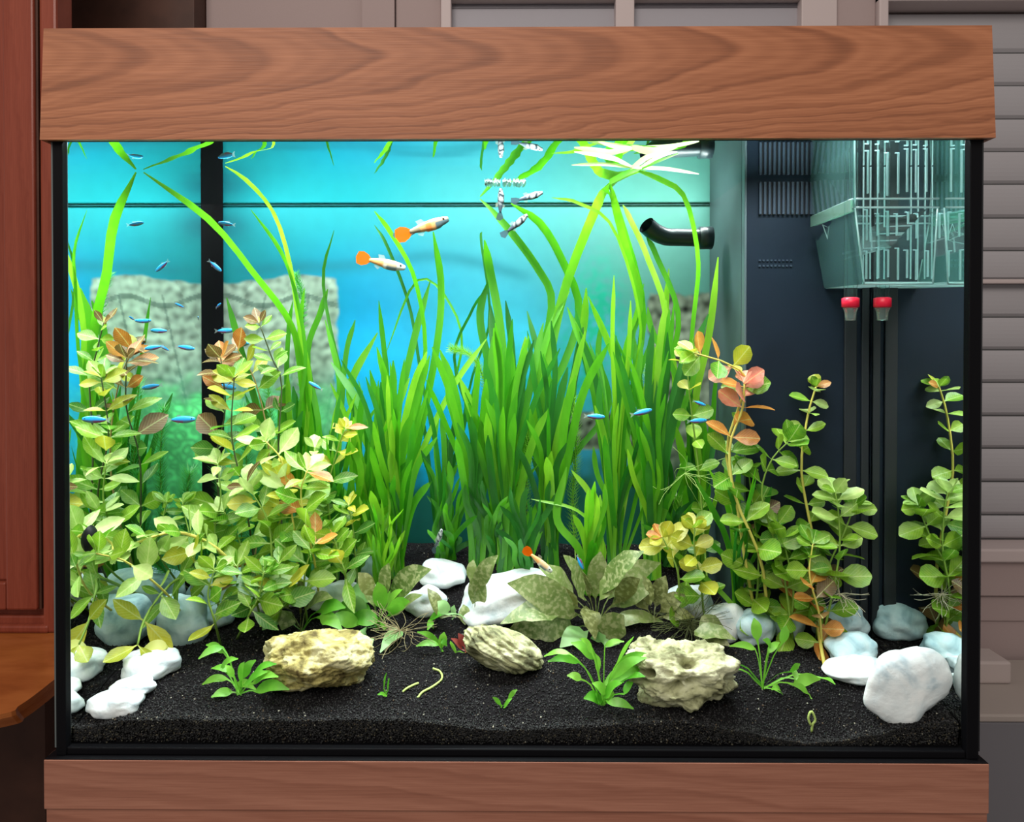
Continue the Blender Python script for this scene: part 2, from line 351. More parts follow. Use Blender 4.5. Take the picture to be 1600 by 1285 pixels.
def stonemat(name, c1, c2, c3, bump=0.4, sc_=30):
    m, nt, out = mat(name)
    tc = N(nt, 'ShaderNodeTexCoord'); nz = N(nt, 'ShaderNodeTexNoise'); nz.inputs['Scale'].default_value = sc_; nz.inputs['Detail'].default_value = 8; nz.inputs['Distortion'].default_value = 0.8
    L(nt, tc.outputs['Object'], nz.inputs['Vector'])
    r = ramp(nt, [(0.33, c3), (0.47, c2), (0.62, c1)]); L(nt, nz.outputs['Fac'], r.inputs[0])
    p = N(nt, 'ShaderNodeBsdfPrincipled'); p.inputs['Roughness'].default_value = 0.7; p.inputs['Specular IOR Level'].default_value = 0.2
    L(nt, r.outputs[0], p.inputs['Base Color'])
    n2 = N(nt, 'ShaderNodeTexNoise'); n2.inputs['Scale'].default_value = sc_*5; n2.inputs['Detail'].default_value = 6; L(nt, tc.outputs['Object'], n2.inputs['Vector'])
    b = N(nt, 'ShaderNodeBump'); b.inputs['Strength'].default_value = bump; b.inputs['Distance'].default_value = 0.002
    L(nt, n2.outputs['Fac'], b.inputs['Height']); L(nt, b.outputs[0], p.inputs['Normal']); L(nt, p.outputs[0], out.inputs[0]); return m
white_st = stonemat('white_pebble', (0.86, 0.88, 0.89), (0.74, 0.80, 0.83), (0.45, 0.56, 0.63))
blue_st = stonemat('bluish_white_pebble', (0.66, 0.80, 0.84), (0.48, 0.66, 0.72), (0.26, 0.42, 0.50))

# ------------------------------------------------------------------ the setting
def struct(name, mb, m, label=None):
    o = mb.build(name, m, None); o['kind'] = 'structure'
    if label: o['label'] = label
    return o
YW = 0.72                                                   # wall plane behind the tank
def wx(px): return W(px, 600, YW).x
def wz(py): return W(800, py, YW).z
b = MB(); b.box((-3, -3, -0.02), (3, 1.2, 0.0)); fl = struct('floor', b, plain('grey_floor', (0.12, 0.11, 0.11), 0.6, var=0.1))
b = MB(); b.box((-3, YW + 0.06, 0), (3, YW + 0.2, 2.7))
b.box((wx(318), YW + 0.02, 0), (wx(565) - 0.001, YW + 0.06, 2.7)); b.box((wx(567), YW, 0), (wx(617), YW + 0.06, 2.7)); b.box((wx(618), YW + 0.008, 0), (wx(690), YW + 0.06, 2.7), 0.003)
b.box((wx(1303), YW, 0), (wx(1366), YW + 0.06, 2.7), 0.003)
struct('wall_back', b, wallm, 'mauve grey panelled wall behind the aquarium')
# window left (above the hood)
b = MB()
zt = wz(-2)
wf = bpy.data.objects.new('window_1', None); C.objects.link(wf); wf['kind'] = 'structure'; wf.location = (wx(980), YW, wz(0)); wf['label'] = 'white framed window behind the hood top'
for (x0, x1) in ((690, 706), (960, 989), (1247, 1302)):
    b.box((wx(x0), YW - 0.01, H_CAM - 0.35), (wx(x1), YW + 0.05, wz(-60)), 0.002)
b.box((wx(690), YW - 0.008, wz(2)), (wx(1302), YW + 0.05, wz(-60)), 0.002)
b.box((wx(690), YW - 0.012, H_CAM - 0.40), (wx(1302), YW + 0.05, H_CAM - 0.35), 0.002)
b.build('window_frame', framem, wf)
for (x0, x1) in ((704, 962), (987, 1249)):
    z = H_CAM - 0.35
    b = MB(); b.box((wx(x0), YW + 0.012, H_CAM - 0.35), (wx(x1), YW + 0.045, wz(2)))
    b.build('shutter_panel', shutterm, wf)
    b = MB(); b.box((wx(x0), YW + 0.0105, wz(9)), (wx(x1), YW + 0.0119, wz(2))); b.build('roller_guide', plain('dark_gap', (0.12, 0.11, 0.12)), wf)
    b = MB(); b.box((wx(x0), YW + 0.006, H_CAM - 0.35), (wx(x1), YW + 0.008, wz(2))); b.build('pane', clearmat('window_glass', (0.99, 0.99, 1.0), 0.03), wf)
# window right with roller shutter slats
wr = bpy.data.objects.new('window_2', None); C.objects.link(wr); wr['kind'] = 'structure'; wr.location = (wx(1600), YW, wz(850)); wr['label'] = 'window with closed grey roller shutter right of the aquarium'
b = MB(); b.box((wx(1366), YW - 0.012, wz(855)), (wx(1381), YW + 0.04, wz(-60)), 0.003); b.box((wx(1366), YW - 0.012, wz(8)), (wx(2000), YW + 0.04, wz(-60)), 0.003)
b.build('window_frame', framem, wr)
ys = [12, 75, 127, 180, 232, 284, 338, 390, 437, 443, 496, 548, 600, 653, 705, 758, 811, 849]
tilt0, tilt1 = wx(1381), wx(2000)
for i in range(len(ys) - 1):
    if ys[i+1] - ys[i] < 10: continue
    za, zb_ = wz(ys[i]), wz(ys[i+1]); b = MB(); n = 8
    V = []; Fc = []
    for k in range(n + 1):
        u = k / n; zz = za + (zb_ - za) * u
        yy = YW + 0.034 - 0.005 * math.sin(math.pi * min(1, u * 1.02)) ** 0.7 + (0.004 if u > 0.93 else 0)
        V += [(tilt0, yy, zz), (tilt1, yy, zz)]
    for k in range(n): Fc.append((2*k, 2*k+2, 2*k+3, 2*k+1))
    b.add(V, Fc); b.build('slat', shutterm, wr, smooth=False)
b = MB(); b.box((wx(1381), YW + 0.036, wz(850)), (wx(2000), YW + 0.05, wz(12))); b.build('shutter_backing', plain('shutter_gap', (0.05, 0.05, 0.05)), wr)
b = MB(); b.box((wx(1381), YW + 0.012, wz(443)), (wx(2000), YW + 0.03, wz(436)), 0.002); b.build('shutter_rail', framem, wr)
b = MB(); b.box((wx(1300), YW - 0.03, wz(871)), (wx(2000), YW + 0.06, wz(850)), 0.004); tb = struct('trim_1', b, framem, 'pale window sill ledge')
b = MB(); b.box((wx(1300), YW - 0.018, wz(925)), (wx(2000), YW + 0.06, wz(871)), 0.002); b.box((wx(1300), YW - 0.010, wz(966)), (wx(2000), YW + 0.06, wz(927)), 0.002); b.box((wx(1300), YW - 0.006, wz(1100)), (wx(2000), YW + 0.06, wz(966)), 0.001)
struct('trim_2', b, wallm, 'mauve stepped moulding under the sill')
# grey box below with cable and plug block
p0 = W(1500, 1128, 0.5)
b = MB(); b.box((p0.x - 0.1, 0.5, 0.0), (p0.x + 0.6, 0.70, p0.z), 0.004)
g = thing('grey_cabinet', 'low grey metal cabinet beside the aquarium base, at the right', 'cabinet', (p0.x + 0.2, 0.6, 0))
b.build('body', greym, g)
b = MB(); b.box((p0.x - 0.1, 0.497, p0.z - 0.0), (p0.x + 0.6, 0.70, p0.z + 0.012), 0.003); b.build('top_panel', plain('beige_top', (0.36, 0.31, 0.28), 0.6), g)
pa, pb = W(1535, 1106, 0.62), W(1572, 1092, 0.62)
b = MB(); b.box((pa.x - 0.03, 0.60, p0.z + 0.012), (pb.x - 0.004, 0.66, p0.z + 0.05), 0.004)
tag(b.build('adapter_block', plain('pale_block', (0.45, 0.38, 0.36), 0.6), None), 'small pale plug block on the grey cabinet top', 'adapter')
b = MB(); b.tube(bez([W(1500, 1098, 0.56), W(1545, 1108, 0.55), W(1575, 1112, 0.55), W(1605, 1122, 0.55), W(1650, 1118, 0.55)], 16), 0.0016, 6)
tag(b.build('cable', cablem, None, True), 'thin brown cable trailing over the grey cabinet', 'cable')

# left: mahogany bureau: upper door, desk top with curved edge, dark body
YH = 0.45
def hx(px): return W(px, 600, YH).x
zt_desk = W(20, 985, YH).z
bu = thing('mahogany_bureau', 'dark red mahogany bureau with panelled door left of the aquarium', 'cabinet', (hx(20) - 0.2, YH + 0.2, 0))
b = MB(); b.box((hx(-500), YH + 0.004, zt_desk), (hx(72), YH + 0.03, 2.3), 0.002); b.build('upper_body', mahog, bu)
b = MB(); b.box((hx(-500), YH - 0.004, zt_desk), (hx(80), YH + 0.02, W(20, 940, YH).z - 0.02), 0.003)
b.box((hx(-500), YH - 0.014, zt_desk), (hx(82), YH + 0.02, W(20, 972, YH).z), 0.004); b.build('plinth_moulding', mahog, bu)
dr = MB(); z1 = W(20, 948, YH).z
dr.box((hx(18), YH - 0.016, z1), (hx(66), YH + 0.004, 2.2), 0.003); dr.box((hx(-480), YH - 0.016, z1), (hx(18), YH + 0.004, W(10, 905, YH).z), 0.003)
d1 = dr.build('door', mahog, bu)
b = MB(); b.box((hx(-470), YH - 0.008, W(10, 905, YH).z), (hx(18.4), YH + 0.004, 2.2), 0.003); b.build('door_panel', mahog, bu)
b = MB(); b.box((hx(66), YH - 0.010, z1), (hx(69.5), YH, 2.2)); b.build('door_gap', darkwood, bu)
b = MB(); b.box((hx(72), YH - 0.012, zt_desk), (hx(99), YH + 0.03, 2.3), 0.004); b.build('corner_post', mahog, bu)
# desk top: outline polygon extruded, curved edge
edge = [W(-700, 1240, 0).x, ]
def onz(px, py, z):
    d = ray(px, py); return EYE + d * ((z - EYE.z) / d.z)
pts = [onz(-420, 1165, zt_desk), onz(-200, 1150, zt_desk), onz(0, 1117, zt_desk), onz(30, 1103, zt_desk), onz(60, 1082, zt_desk), onz(88, 1060, zt_desk), onz(130, 1030, zt_desk)]
pts = bez(pts, 28)
poly = [(p.x, p.y) for p in pts] + [(hx(130), YH + 0.2), (pts[0].x, YH + 0.2)]
n = len(poly); V = [(x, y, zt_desk) for x, y in poly] + [(x, y + 0.0015, zt_desk - 0.006) for x, y in poly] + [(x, y + 0.012, zt_desk - 0.02) for x, y in poly]
Fc = [tuple(range(n)), tuple(range(3*n-1, 2*n-1, -1))] + [(i, (i+1) % n, n+(i+1) % n, n+i) for i in range(n)] + [(n+i, n+(i+1) % n, 2*n+(i+1) % n, 2*n+i) for i in range(n)]
obj('desk_top', V, [tuple(reversed(f)) for f in Fc], deskwood, bu, smooth=False)
b = MB(); b.box((pts[0].x, YH - 0.02, 0.02), (hx(80), YH + 0.2, zt_desk - 0.02)); b.build('lower_body', darkwood, bu)
b = MB(); b.box((W(98, 0, YW).x - 0.02, YW - 0.03, 0.3), (wx(317), YW + 0.055, 2.5), 0.002)
tag(b.build('dark_cupboard', darkwood, None), 'dark brown wooden upright panel behind the hood, between bureau and wall', 'panel')

# ------------------------------------------------------------------ aquarium
aq = thing('aquarium', 'large rectangular glass aquarium with black edges and walnut hood', 'aquarium', (0, DEPTH/2, Z0))
XLo, XRo = W(86, 600, -0.006).x, W(1531, 600, -0.006).x
b = MB(); b.box((XL - 0.001, -0.006, ZB), (XR + 0.001, -0.001, ZW + 0.02))
mt, nt, out = mat('front_glass'); t = N(nt, 'ShaderNodeBsdfTransparent'); t.inputs[0].default_value = (0.975, 0.99, 0.985, 1); L(nt, t.outputs[0], out.inputs[0])
b.build('front_pane', mt, aq)
side_m = interface('side_glass_boundary', (0.93, 0.99, 0.97))
for nm, x, sgn in (('side_pane', XL, -1), ('side_pane', XR, 1)):
    V = [(x, 0, ZB), (x, DEPTH + 0.003, ZB), (x, DEPTH + 0.003, ZW + 0.0), (x, 0, ZW + 0.0)]
    obj(nm, V, [(0, 1, 2, 3) if sgn > 0 else (3, 2, 1, 0)], side_m, aq, smooth=False)
b = MB()
for x0, x1 in ((XLo, XL), (XR, XRo)):
    b = MB(); b.box((x0, -0.008, ZT + 0.0005), (x1, 0.0, ZW + 0.03), 0.0008); b.build('corner_seal', black, aq)
b = MB(); b.box((XL, DEPTH - 0.003, ZB), (XL + 17*S(DEPTH), DEPTH - 0.001, ZW + 0.03)); b.build('corner_seal', black, aq)
b = MB(); b.box((XL, DEPTH + 0.001, ZW - 0.0003), (XR, DEPTH + 0.0025, ZW + 0.0002)); b.build('waterline_ring', plain('dark_meniscus', (0.004, 0.02, 0.03)), aq)
b = MB(); b.box((XL, -0.007, ZT + 0.0005), (XR, 0.0, ZB + 0.0005), 0.001); b.build('bottom_seal', black, aq)
b = MB(); b.box((XLo, 0.0, ZT + 0.0005), (XRo, DEPTH + 0.012, ZB)); b.build('bottom_pane', black, aq)
# hairline bright left outer edge of the glass
b = MB(); b.box((XLo - 0.0022, -0.006, ZB), (XLo - 0.0004, DEPTH, ZW + 0.02)); b.build('outer_edge', plain('grey_glass_edge', (0.10, 0.12, 0.12), 0.15, 0.8), aq)
b = MB(); b.box((XRo + 0.0004, -0.006, ZB), (XRo + 0.002, DEPTH, ZW + 0.02)); b.build('outer_edge', plain('black_glass_edge', (0.01, 0.012, 0.014), 0.15, 0.6), aq)
# hood: tapered wooden box open at the bottom
hb0, hb1 = W(62, 215, -0.014), W(1556, 218.5, -0.014); ht0, ht1 = W(68, 40, -0.014), W(1550, 44, -0.014)
hd = MB(); zb_, zt_ = (hb0.z + hb1.z)/2, (ht0.z + ht1.z)/2
def slab(x0b, x1b, x0t, x1t, y0b, y1b, y0t, y1t, z0, z1):
    return [(x0b,y0b,z0),(x1b,y0b,z0),(x1b,y1b,z0),(x0b,y1b,z0),(x0t,y0t,z1),(x1t,y0t,z1),(x1t,y1t,z1),(x0t,y1t,z1)], [(0,3,2,1),(4,5,6,7),(0,1,5,4),(1,2,6,5),(2,3,7,6),(3,0,4,7)]
hood = MB()
hood.add(*slab(hb0.x, hb1.x, ht0.x, ht1.x, -0.014, -0.009, -0.014, -0.009, zb_, zt_))
ho = hood.build('hood_front', hoodwood, aq)
hood = MB(); hood.add(*slab(hb0.x, hb0.x+0.006, ht0.x, ht0.x+0.006, -0.009, DEPTH+0.02, -0.009, DEPTH+0.02, zb_, zt_)); hood.build('hood_side', hoodwood, aq)
hood = MB(); hood.add(*slab(hb1.x-0.006, hb1.x, ht1.x-0.006, ht1.x, -0.009, DEPTH+0.02, -0.009, DEPTH+0.02, zb_, zt_)); hood.build('hood_side', hoodwood, aq)
hood = MB(); hood.add(*slab(hb0.x+0.006, hb1.x-0.006, ht0.x+0.006, ht1.x-0.006, DEPTH+0.015, DEPTH+0.02, DEPTH+0.015, DEPTH+0.02, zb_, zt_)); hood.build('hood_back', black, aq)
hood = MB(); hood.box((ht0.x+0.006, -0.009, zt_ - 0.006), (ht1.x-0.006, DEPTH+0.015, zt_ - 0.0005)); hood.build('hood_lid', plain('hood_inside_white', (0.5, 0.5, 0.5), 0.6), aq)
hood = MB(); hood.box((hb0.x+0.003, -0.0088, zb_), (hb1.x-0.003, -0.006, ZW + 0.05)); hood.build('hood_lip', black, aq)
for yy in (0.060, 0.255):
    b = MB(); b.tube([(-0.37, yy, H_CAM + 0.2725), (0.37, yy, H_CAM + 0.2725)], 0.009, 12); b.build('light_tube', plain('lamp_housing', (0.8, 0.8, 0.8), 0.3), aq)
# base
bs0, bs1 = W(68, 1193, -0.014), W(1546, 1189.5, -0.014)
st = thing('aquarium_stand', 'walnut laminate base the black-edged aquarium stands on', 'stand', (0, DEPTH/2, 0))
b = MB(); zt1 = (bs0.z + bs1.z)/2; zt2 = W(800, 1269, -0.014).z
b.box((bs0.x, -0.014, zt2), (bs1.x, -0.006, zt1), 0.0008); b.build('front_board', basewood, st)
b = MB(); b.box((bs0.x, -0.006, zt2), (bs0.x + 0.012, DEPTH + 0.02, zt1)); b.build('side_board', basewood, st)
b = MB(); b.box((bs1.x - 0.012, -0.006, zt2), (bs1.x, DEPTH + 0.02, zt1)); b.build('side_board', basewood, st)
b = MB(); b.box((bs0.x + 0.012, -0.006, zt2), (bs1.x - 0.012, DEPTH + 0.02, zt1 - 0.001)); b.build('bed_plate', black, st)
b = MB(); b.box((bs0.x + 0.0005, -0.0135, zt1 - 0.0005), (bs1.x - 0.0005, DEPTH + 0.02, zt1 + 0.0004)); b.build('black_frame', black, st)
b = MB(); q0, q1 = W(72, 1280, -0.012), W(1543, 1280, -0.012); b.box((q0.x, -0.012, 0.06), (q1.x, DEPTH + 0.015, zt2), 0.001); b.build('cabinet_body', basewood, st)
b = MB(); b.box((q0.x + 0.02, 0.02, 0.0), (q1.x - 0.02, DEPTH, 0.06)); b.build('plinth', black, st)
for x0, x1 in ((q0.x + 0.004, -0.002), (0.002, q1.x - 0.004)):
    b = MB(); b.box((x0, -0.028, 0.07), (x1, -0.0125, zt2 - 0.03), 0.002); dd = b.build('door', basewood, st)
    b = MB(); xx = x1 - 0.04 if x0 < -0.1 else x0 + 0.04
    b.tube([(xx, -0.028, 0.5), (xx, -0.045, 0.5), (xx, -0.045, 0.4), (xx, -0.028, 0.4)], 0.004, 8)
    hh = b.build('handle', plain('steel', (0.6, 0.6, 0.6), 0.3, metal=1), st); hh.parent = dd
# water
wm = interface('water_surface', (0.90, 0.98, 0.97), ripple=0.045, rscale=(1, 3, 1))
nx, ny = 40, 16; V = []; Fc = []
for j in range(ny + 1):
    for i in range(nx + 1): V.append((XL + (XR-XL)*i/nx, (DEPTH + 0.003)*j/ny, ZW))
for j in range(ny):
    for i in range(nx): a = j*(nx+1)+i; Fc.append((a, a+1, a+nx+2, a+nx+1))
tag(obj('water_surface', V, Fc, wm, None, True, origin=(0, 0, ZW)), 'clear still water surface mirroring the tank below the hood', 'water', kind='stuff')

# backdrop poster (flat print behind the back glass), colours printed per vertex
def build_poster():
    x0, x1, z0, z1 = XL - 0.004, XR + 0.004, ZB - 0.002, ZW + 0.05
    nx, nz = 420, 330
    xs = np.linspace(x0, x1, nx); zs = np.linspace(z0, z1, nz)
    V = []; cols = []
    s = S(DEPTH)
    def sm(a, b, v): t = min(1, max(0, (v-a)/(b-a))); return t*t*(3-2*t)
    def mix(a, b, t): return tuple(a[i]*(1-t) + b[i]*t for i in range(3))
    for z in zs:
        for x in xs:
            px = 800 + x/s; py = 538 - (z - H_CAM)/s
            n1 = noise.noise(Vector((px*0.01, py*0.01, 0))); n2 = noise.noise(Vector((px*0.035, py*0.035, 5))); n3 = noise.noise(Vector((px*0.09, py*0.09, 9)))
            ed = n2*14 + n3*6
            left = (0.012, 0.40, 0.47); mid = (0.006, 0.66, 1.35); pale = (0.10, 0.48, 0.50); grn = (0.18, 0.48, 0.38)  # mid is print blue, coloured stronger to offset lamp falloff
            c = mix(left, mid, sm(330, 620, px) * sm(330, 520, py))
            c = mix(c, pale, sm(520, 820, px + n1*30) * (1 - sm(430, 620, py + n1*60)) * 0.9)
            c = mix(c, grn, sm(780, 1060, px) * 0.8)
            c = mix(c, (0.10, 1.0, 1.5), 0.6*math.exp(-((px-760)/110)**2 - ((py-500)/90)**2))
            # dark curved band, then a blurred dark patch
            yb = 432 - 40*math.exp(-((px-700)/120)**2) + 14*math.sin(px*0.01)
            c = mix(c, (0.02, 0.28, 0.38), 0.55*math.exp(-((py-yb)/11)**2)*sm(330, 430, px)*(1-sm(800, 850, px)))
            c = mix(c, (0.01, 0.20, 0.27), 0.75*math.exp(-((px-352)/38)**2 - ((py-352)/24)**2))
            # ruin on the left
            top = 436 - 6*math.sin(px*0.03) + ed*0.3; rt = 524 + ed*0.35
            inr = sm(top-3, top+3, py)*(1-sm(rt-3, rt+3, px))
            if inr > 0:
                brick = 0.5 + 0.5*math.sin(py*0.30 + n2*3 + (2 if math.sin(px*0.05+py*0.02) > 0 else 0))
                k = 0.58 + 0.2*n1 + 0.42*n3 + 0.22*brick
                rc = (k*0.80, k*1.05, k*0.88)
                if abs(py - 470 - 8*math.sin(px*0.05)) < 4: rc = mix(rc, (0.05, 0.14, 0.12), 0.5)
                if abs(((px*0.9 + py*0.2) % 62) - 30) < 1.6 and py > 460: rc = mix(rc, (0.07, 0.16, 0.14), 0.45)
                rc = mix(rc, (0.06, 0.52, 0.34), 0.5*sm(540, 640, py + n1*40))
                c = mix(c, rc, inr)
            # green growth low left
            gl = sm(590, 650, py + n2*50)*(1 - sm(430, 600, px))
            kk = 0.30 + 0.5*abs(n3) + 0.3*max(0, n2)
            c = mix(c, (0.55*kk, 3.0*kk, 1.1*kk), gl*0.9)
            # coral green mid right
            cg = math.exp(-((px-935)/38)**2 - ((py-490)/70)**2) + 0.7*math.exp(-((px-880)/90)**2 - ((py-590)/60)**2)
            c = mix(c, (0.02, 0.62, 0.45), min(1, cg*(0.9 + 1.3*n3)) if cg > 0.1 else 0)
            # right ruins
            inr = sm(1012, 1018, px + ed*0.5)*sm(455, 465, py + ed)*(1-sm(1110, 1200, px))
            inr = max(inr, sm(640, 648, py + ed*0.4)*(1-sm(700, 706, py + ed*0.4))*sm(880, 888, px))
            if inr > 0:
                k = 0.34 + 0.2*n1 + 0.35*n3 + 0.10*math.sin(py*0.25 + px*0.05)
                c = mix(c, (k*0.88, k*1.0, k*0.78), inr)
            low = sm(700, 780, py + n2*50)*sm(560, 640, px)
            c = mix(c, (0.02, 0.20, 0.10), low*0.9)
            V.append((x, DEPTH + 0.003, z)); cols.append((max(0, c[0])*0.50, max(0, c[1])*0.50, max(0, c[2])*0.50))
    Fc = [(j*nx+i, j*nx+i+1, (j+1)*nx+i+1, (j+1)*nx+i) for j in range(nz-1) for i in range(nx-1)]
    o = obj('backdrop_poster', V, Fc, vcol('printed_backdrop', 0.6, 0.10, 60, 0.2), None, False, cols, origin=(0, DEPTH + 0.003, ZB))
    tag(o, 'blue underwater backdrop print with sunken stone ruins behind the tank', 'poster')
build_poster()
b = MB(); b.box((XL - 0.004, DEPTH + 0.0045, ZB), (XR + 0.004, DEPTH + 0.006, ZW + 0.05)); b.build('backing_board', black, bpy.data.objects['backdrop_poster'], origin=(0, DEPTH + 0.003, ZB))

# gravel: bed + grains
def build_gravel():
    nx, ny = 200, 90; V = []; Fc = []; cols = []
    for j in range(ny + 1):
        for i in range(nx + 1):
            x = XL + 0.0005 + (XR - XL - 0.001)*i/nx; y = 0.0034 + (DEPTH - 0.005)*(j/ny)**1.1
            V.append((x, y, gh(x, y))); cols.append((0.010, 0.009, 0.010))
    for j in range(ny):
        for i in range(nx): a = j*(nx+1)+i; Fc.append((a, a+1, a+nx+2, a+nx+1))
    k = len(V)
    for i in range(nx + 1): V.append((V[i][0], 0.0034, ZB)); cols.append((0.008, 0.007, 0.008))  # front skirt coloured darker too, as a shaded face
    for i in range(nx): Fc.append((k+i, k+i+1, i+1, i))
    V = [Vector(v) - Vector((0, 0, ZB)) for v in V]
    bed = link('gravel', me_from('gravel', V, Fc, vcol('black_gravel_bed', 0.95, 0.6, 600, 0.03, 0.5), True, cols)); bed.location = (0, 0, ZB)
    tag(bed, 'black fine gravel bed covering the whole tank floor', 'gravel', kind='stuff')
    rs = np.random.RandomState(3); n = 52000
    x = rs.uniform(XL + 0.001, XR - 0.001, n); y = rs.uniform(0, 1, n)**1.5*(DEPTH - 0.006) + 0.003
    z = np.array([gh(a, c) for a, c in zip(x, y)]); z += rs.uniform(-0.0004, 0.0008, n)
    n2 = 15000; xf = rs.uniform(XL + 0.001, XR - 0.001, n2); zf = np.array([gh(a, 0.002) for a in xf]); zf = ZB + (zf - ZB)*rs.uniform(0, 1, n2)**0.6
    x = np.concatenate([x, xf]); y = np.concatenate([y, np.full(n2, 0.0022)]); z = np.concatenate([z, zf]); n += n2
    r = rs.uniform(0.0006, 0.00125, n)
    O = np.array([(1,0,0),(-1,0,0),(0,1,0),(0,-1,0),(0,0,1),(0,0,-1)], dtype=float)
    T = np.array([(0,2,4),(2,1,4),(1,3,4),(3,0,4),(2,0,5),(1,2,5),(3,1,5),(0,3,5)])
    q = rs.normal(size=(n, 3, 3)); Q = np.linalg.qr(q)[0]
    P = np.einsum('ij,njk->nik', O, Q)*(r[:, None, None]*rs.uniform(0.7, 1.3, (n, 6, 1)))
    P += np.stack([x, y, z - ZB], 1)[:, None, :]
    P[:, :, 1] = np.maximum(P[:, :, 1], 0.0008)
    Vv = P.reshape(-1, 3); Ff = (T[None] + (np.arange(n)*6)[:, None, None]).reshape(-1, 3)
    me = bpy.data.meshes.new('gravel_grains'); me.vertices.add(len(Vv)); me.vertices.foreach_set('co', Vv.astype(np.float32).ravel())
    me.loops.add(len(Ff)*3); me.loops.foreach_set('vertex_index', Ff.astype(np.int32).ravel())
    me.polygons.add(len(Ff)); me.polygons.foreach_set('loop_start', np.arange(0, len(Ff)*3, 3, dtype=np.int32)); me.update(calc_edges=True)
    base = rs.uniform(0.05, 1, n)**2*0.036 + 0.003; base = base[:, None]*np.array([1.0, 0.95, 1.0]); 
    sp = rs.uniform(0, 1, n) > 0.994; base[sp] = np.array([0.35, 0.33, 0.27])*rs.uniform(0.5, 1.2, (sp.sum(), 1))
    sp = rs.uniform(0, 1, n) > 0.985; base[sp] = np.array([0.08, 0.055, 0.035])
    base[y < 0.0025] *= 0.6; low = (y < 0.0025) & (np.random.RandomState(5).uniform(0, 1, n) > 0.94); base[low] = np.array([0.06, 0.052, 0.035])  # front-face grains coloured darker, shade put into their colour
    a = np.ones((n, 6, 4), dtype=np.float32); a[:, :, :3] = base[:, None, :]
    ca = me.color_attributes.new('Col', 'FLOAT_COLOR', 'POINT'); ca.data.foreach_set('color', a.ravel())
    me.materials.append(vcol('black_gravel_grain', 0.6, 0, 100, 0.25))
    gr = link('grains', me, bed); gr['kind'] = 'stuff'
build_gravel()

# ------------------------------------------------------------------ filter box, outlet, heater
YF = 0.167
fx0 = W(1165, 600, YF).x
ft = thing('filter_box', 'tall dark internal filter box in the back right corner', 'filter', ((fx0 + XR)/2, YF + 0.06, ZB))
b = MB(); b.box((fx0, YF, ZB), (XR - 0.0006, DEPTH - 0.002, ZW + 0.03), 0.0015); b.build('housing', navy, ft)
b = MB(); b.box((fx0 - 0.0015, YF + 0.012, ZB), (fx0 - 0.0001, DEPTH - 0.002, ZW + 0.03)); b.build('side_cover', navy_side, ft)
b = MB(); b.box((fx0 - 0.0018, YF - 0.0005, ZB), (fx0 + 0.0006, YF + 0.010, ZW + 0.03), 0.0005); b.build('corner_strip', plain('pale_filter_edge', (0.07, 0.10, 0.11), 0.4), ft)
dk = plain('slot_dark', (0.003, 0.004, 0.006), 0.8); rib = plain('rib_plastic', (0.03, 0.045, 0.07), 0.4)
a0, a1 = W(1185, 336, YF), W(1268, 285, YF)
b = MB(); b.box((a0.x, YF - 0.0004, a0.z), (a1.x, YF + 0.001, a1.z)); b.build('grille_slot', dk, ft)
for i in range(12):
    xx = a0.x + (a1.x - a0.x)*(i + 0.0)/11.5
    b = MB(); b.box((xx, YF - 0.003, a0.z), (xx + 0.0028, YF + 0.001, a1.z), 0.0005); b.build('grille_rib', rib, ft)
a0, a1 = W(1185, 417, YF), W(1240, 403, YF)
for i in range(2):
    for k in range(9):
        xx = a0.x + (a1.x-a0.x)*k/9; zz = a0.z + i*0.006
        b = MB(); b.box((xx, YF - 0.0012, zz), (xx + 0.0022, YF + 0.001, zz + 0.0018)); b.build('small_rib', rib, ft)
# vertical moulded ridge on the front
for (x0, x1) in ((1318, 1338), (1345, 1357)):
    b = MB(); xa, xb = W(x0, 500, YF).x, min(W(x1, 500, YF).x, XR - 0.001); b.box((xa, YF - 0.003, ZB), (xb, YF + 0.001, ZW + 0.02), 0.001); b.build('front_ridge', plain('ridge_black', (0.006, 0.009, 0.013), 0.5), ft)
pipe = MB(); c = bez([W(1112, 372, 0.24), W(1060, 371, 0.24), W(1040, 370, 0.238), W(1022, 362, 0.232), W(1010, 352, 0.226)], 14)
pipe.tube(c, 0.0105, 16, cap=False); pipe.tube(c, 0.0085, 16, cap=False)
pm = plain('black_pipe', (0.012, 0.022, 0.026), 0.35, 0.5)
ft2 = pipe.build('outlet_pipe', pm, ft, True)
b = MB(); b.tube([W(1092, 372, 0.24), W(1112, 372, 0.24)], 0.0135, 16); b.build('pipe_collar', pm, ft, True)

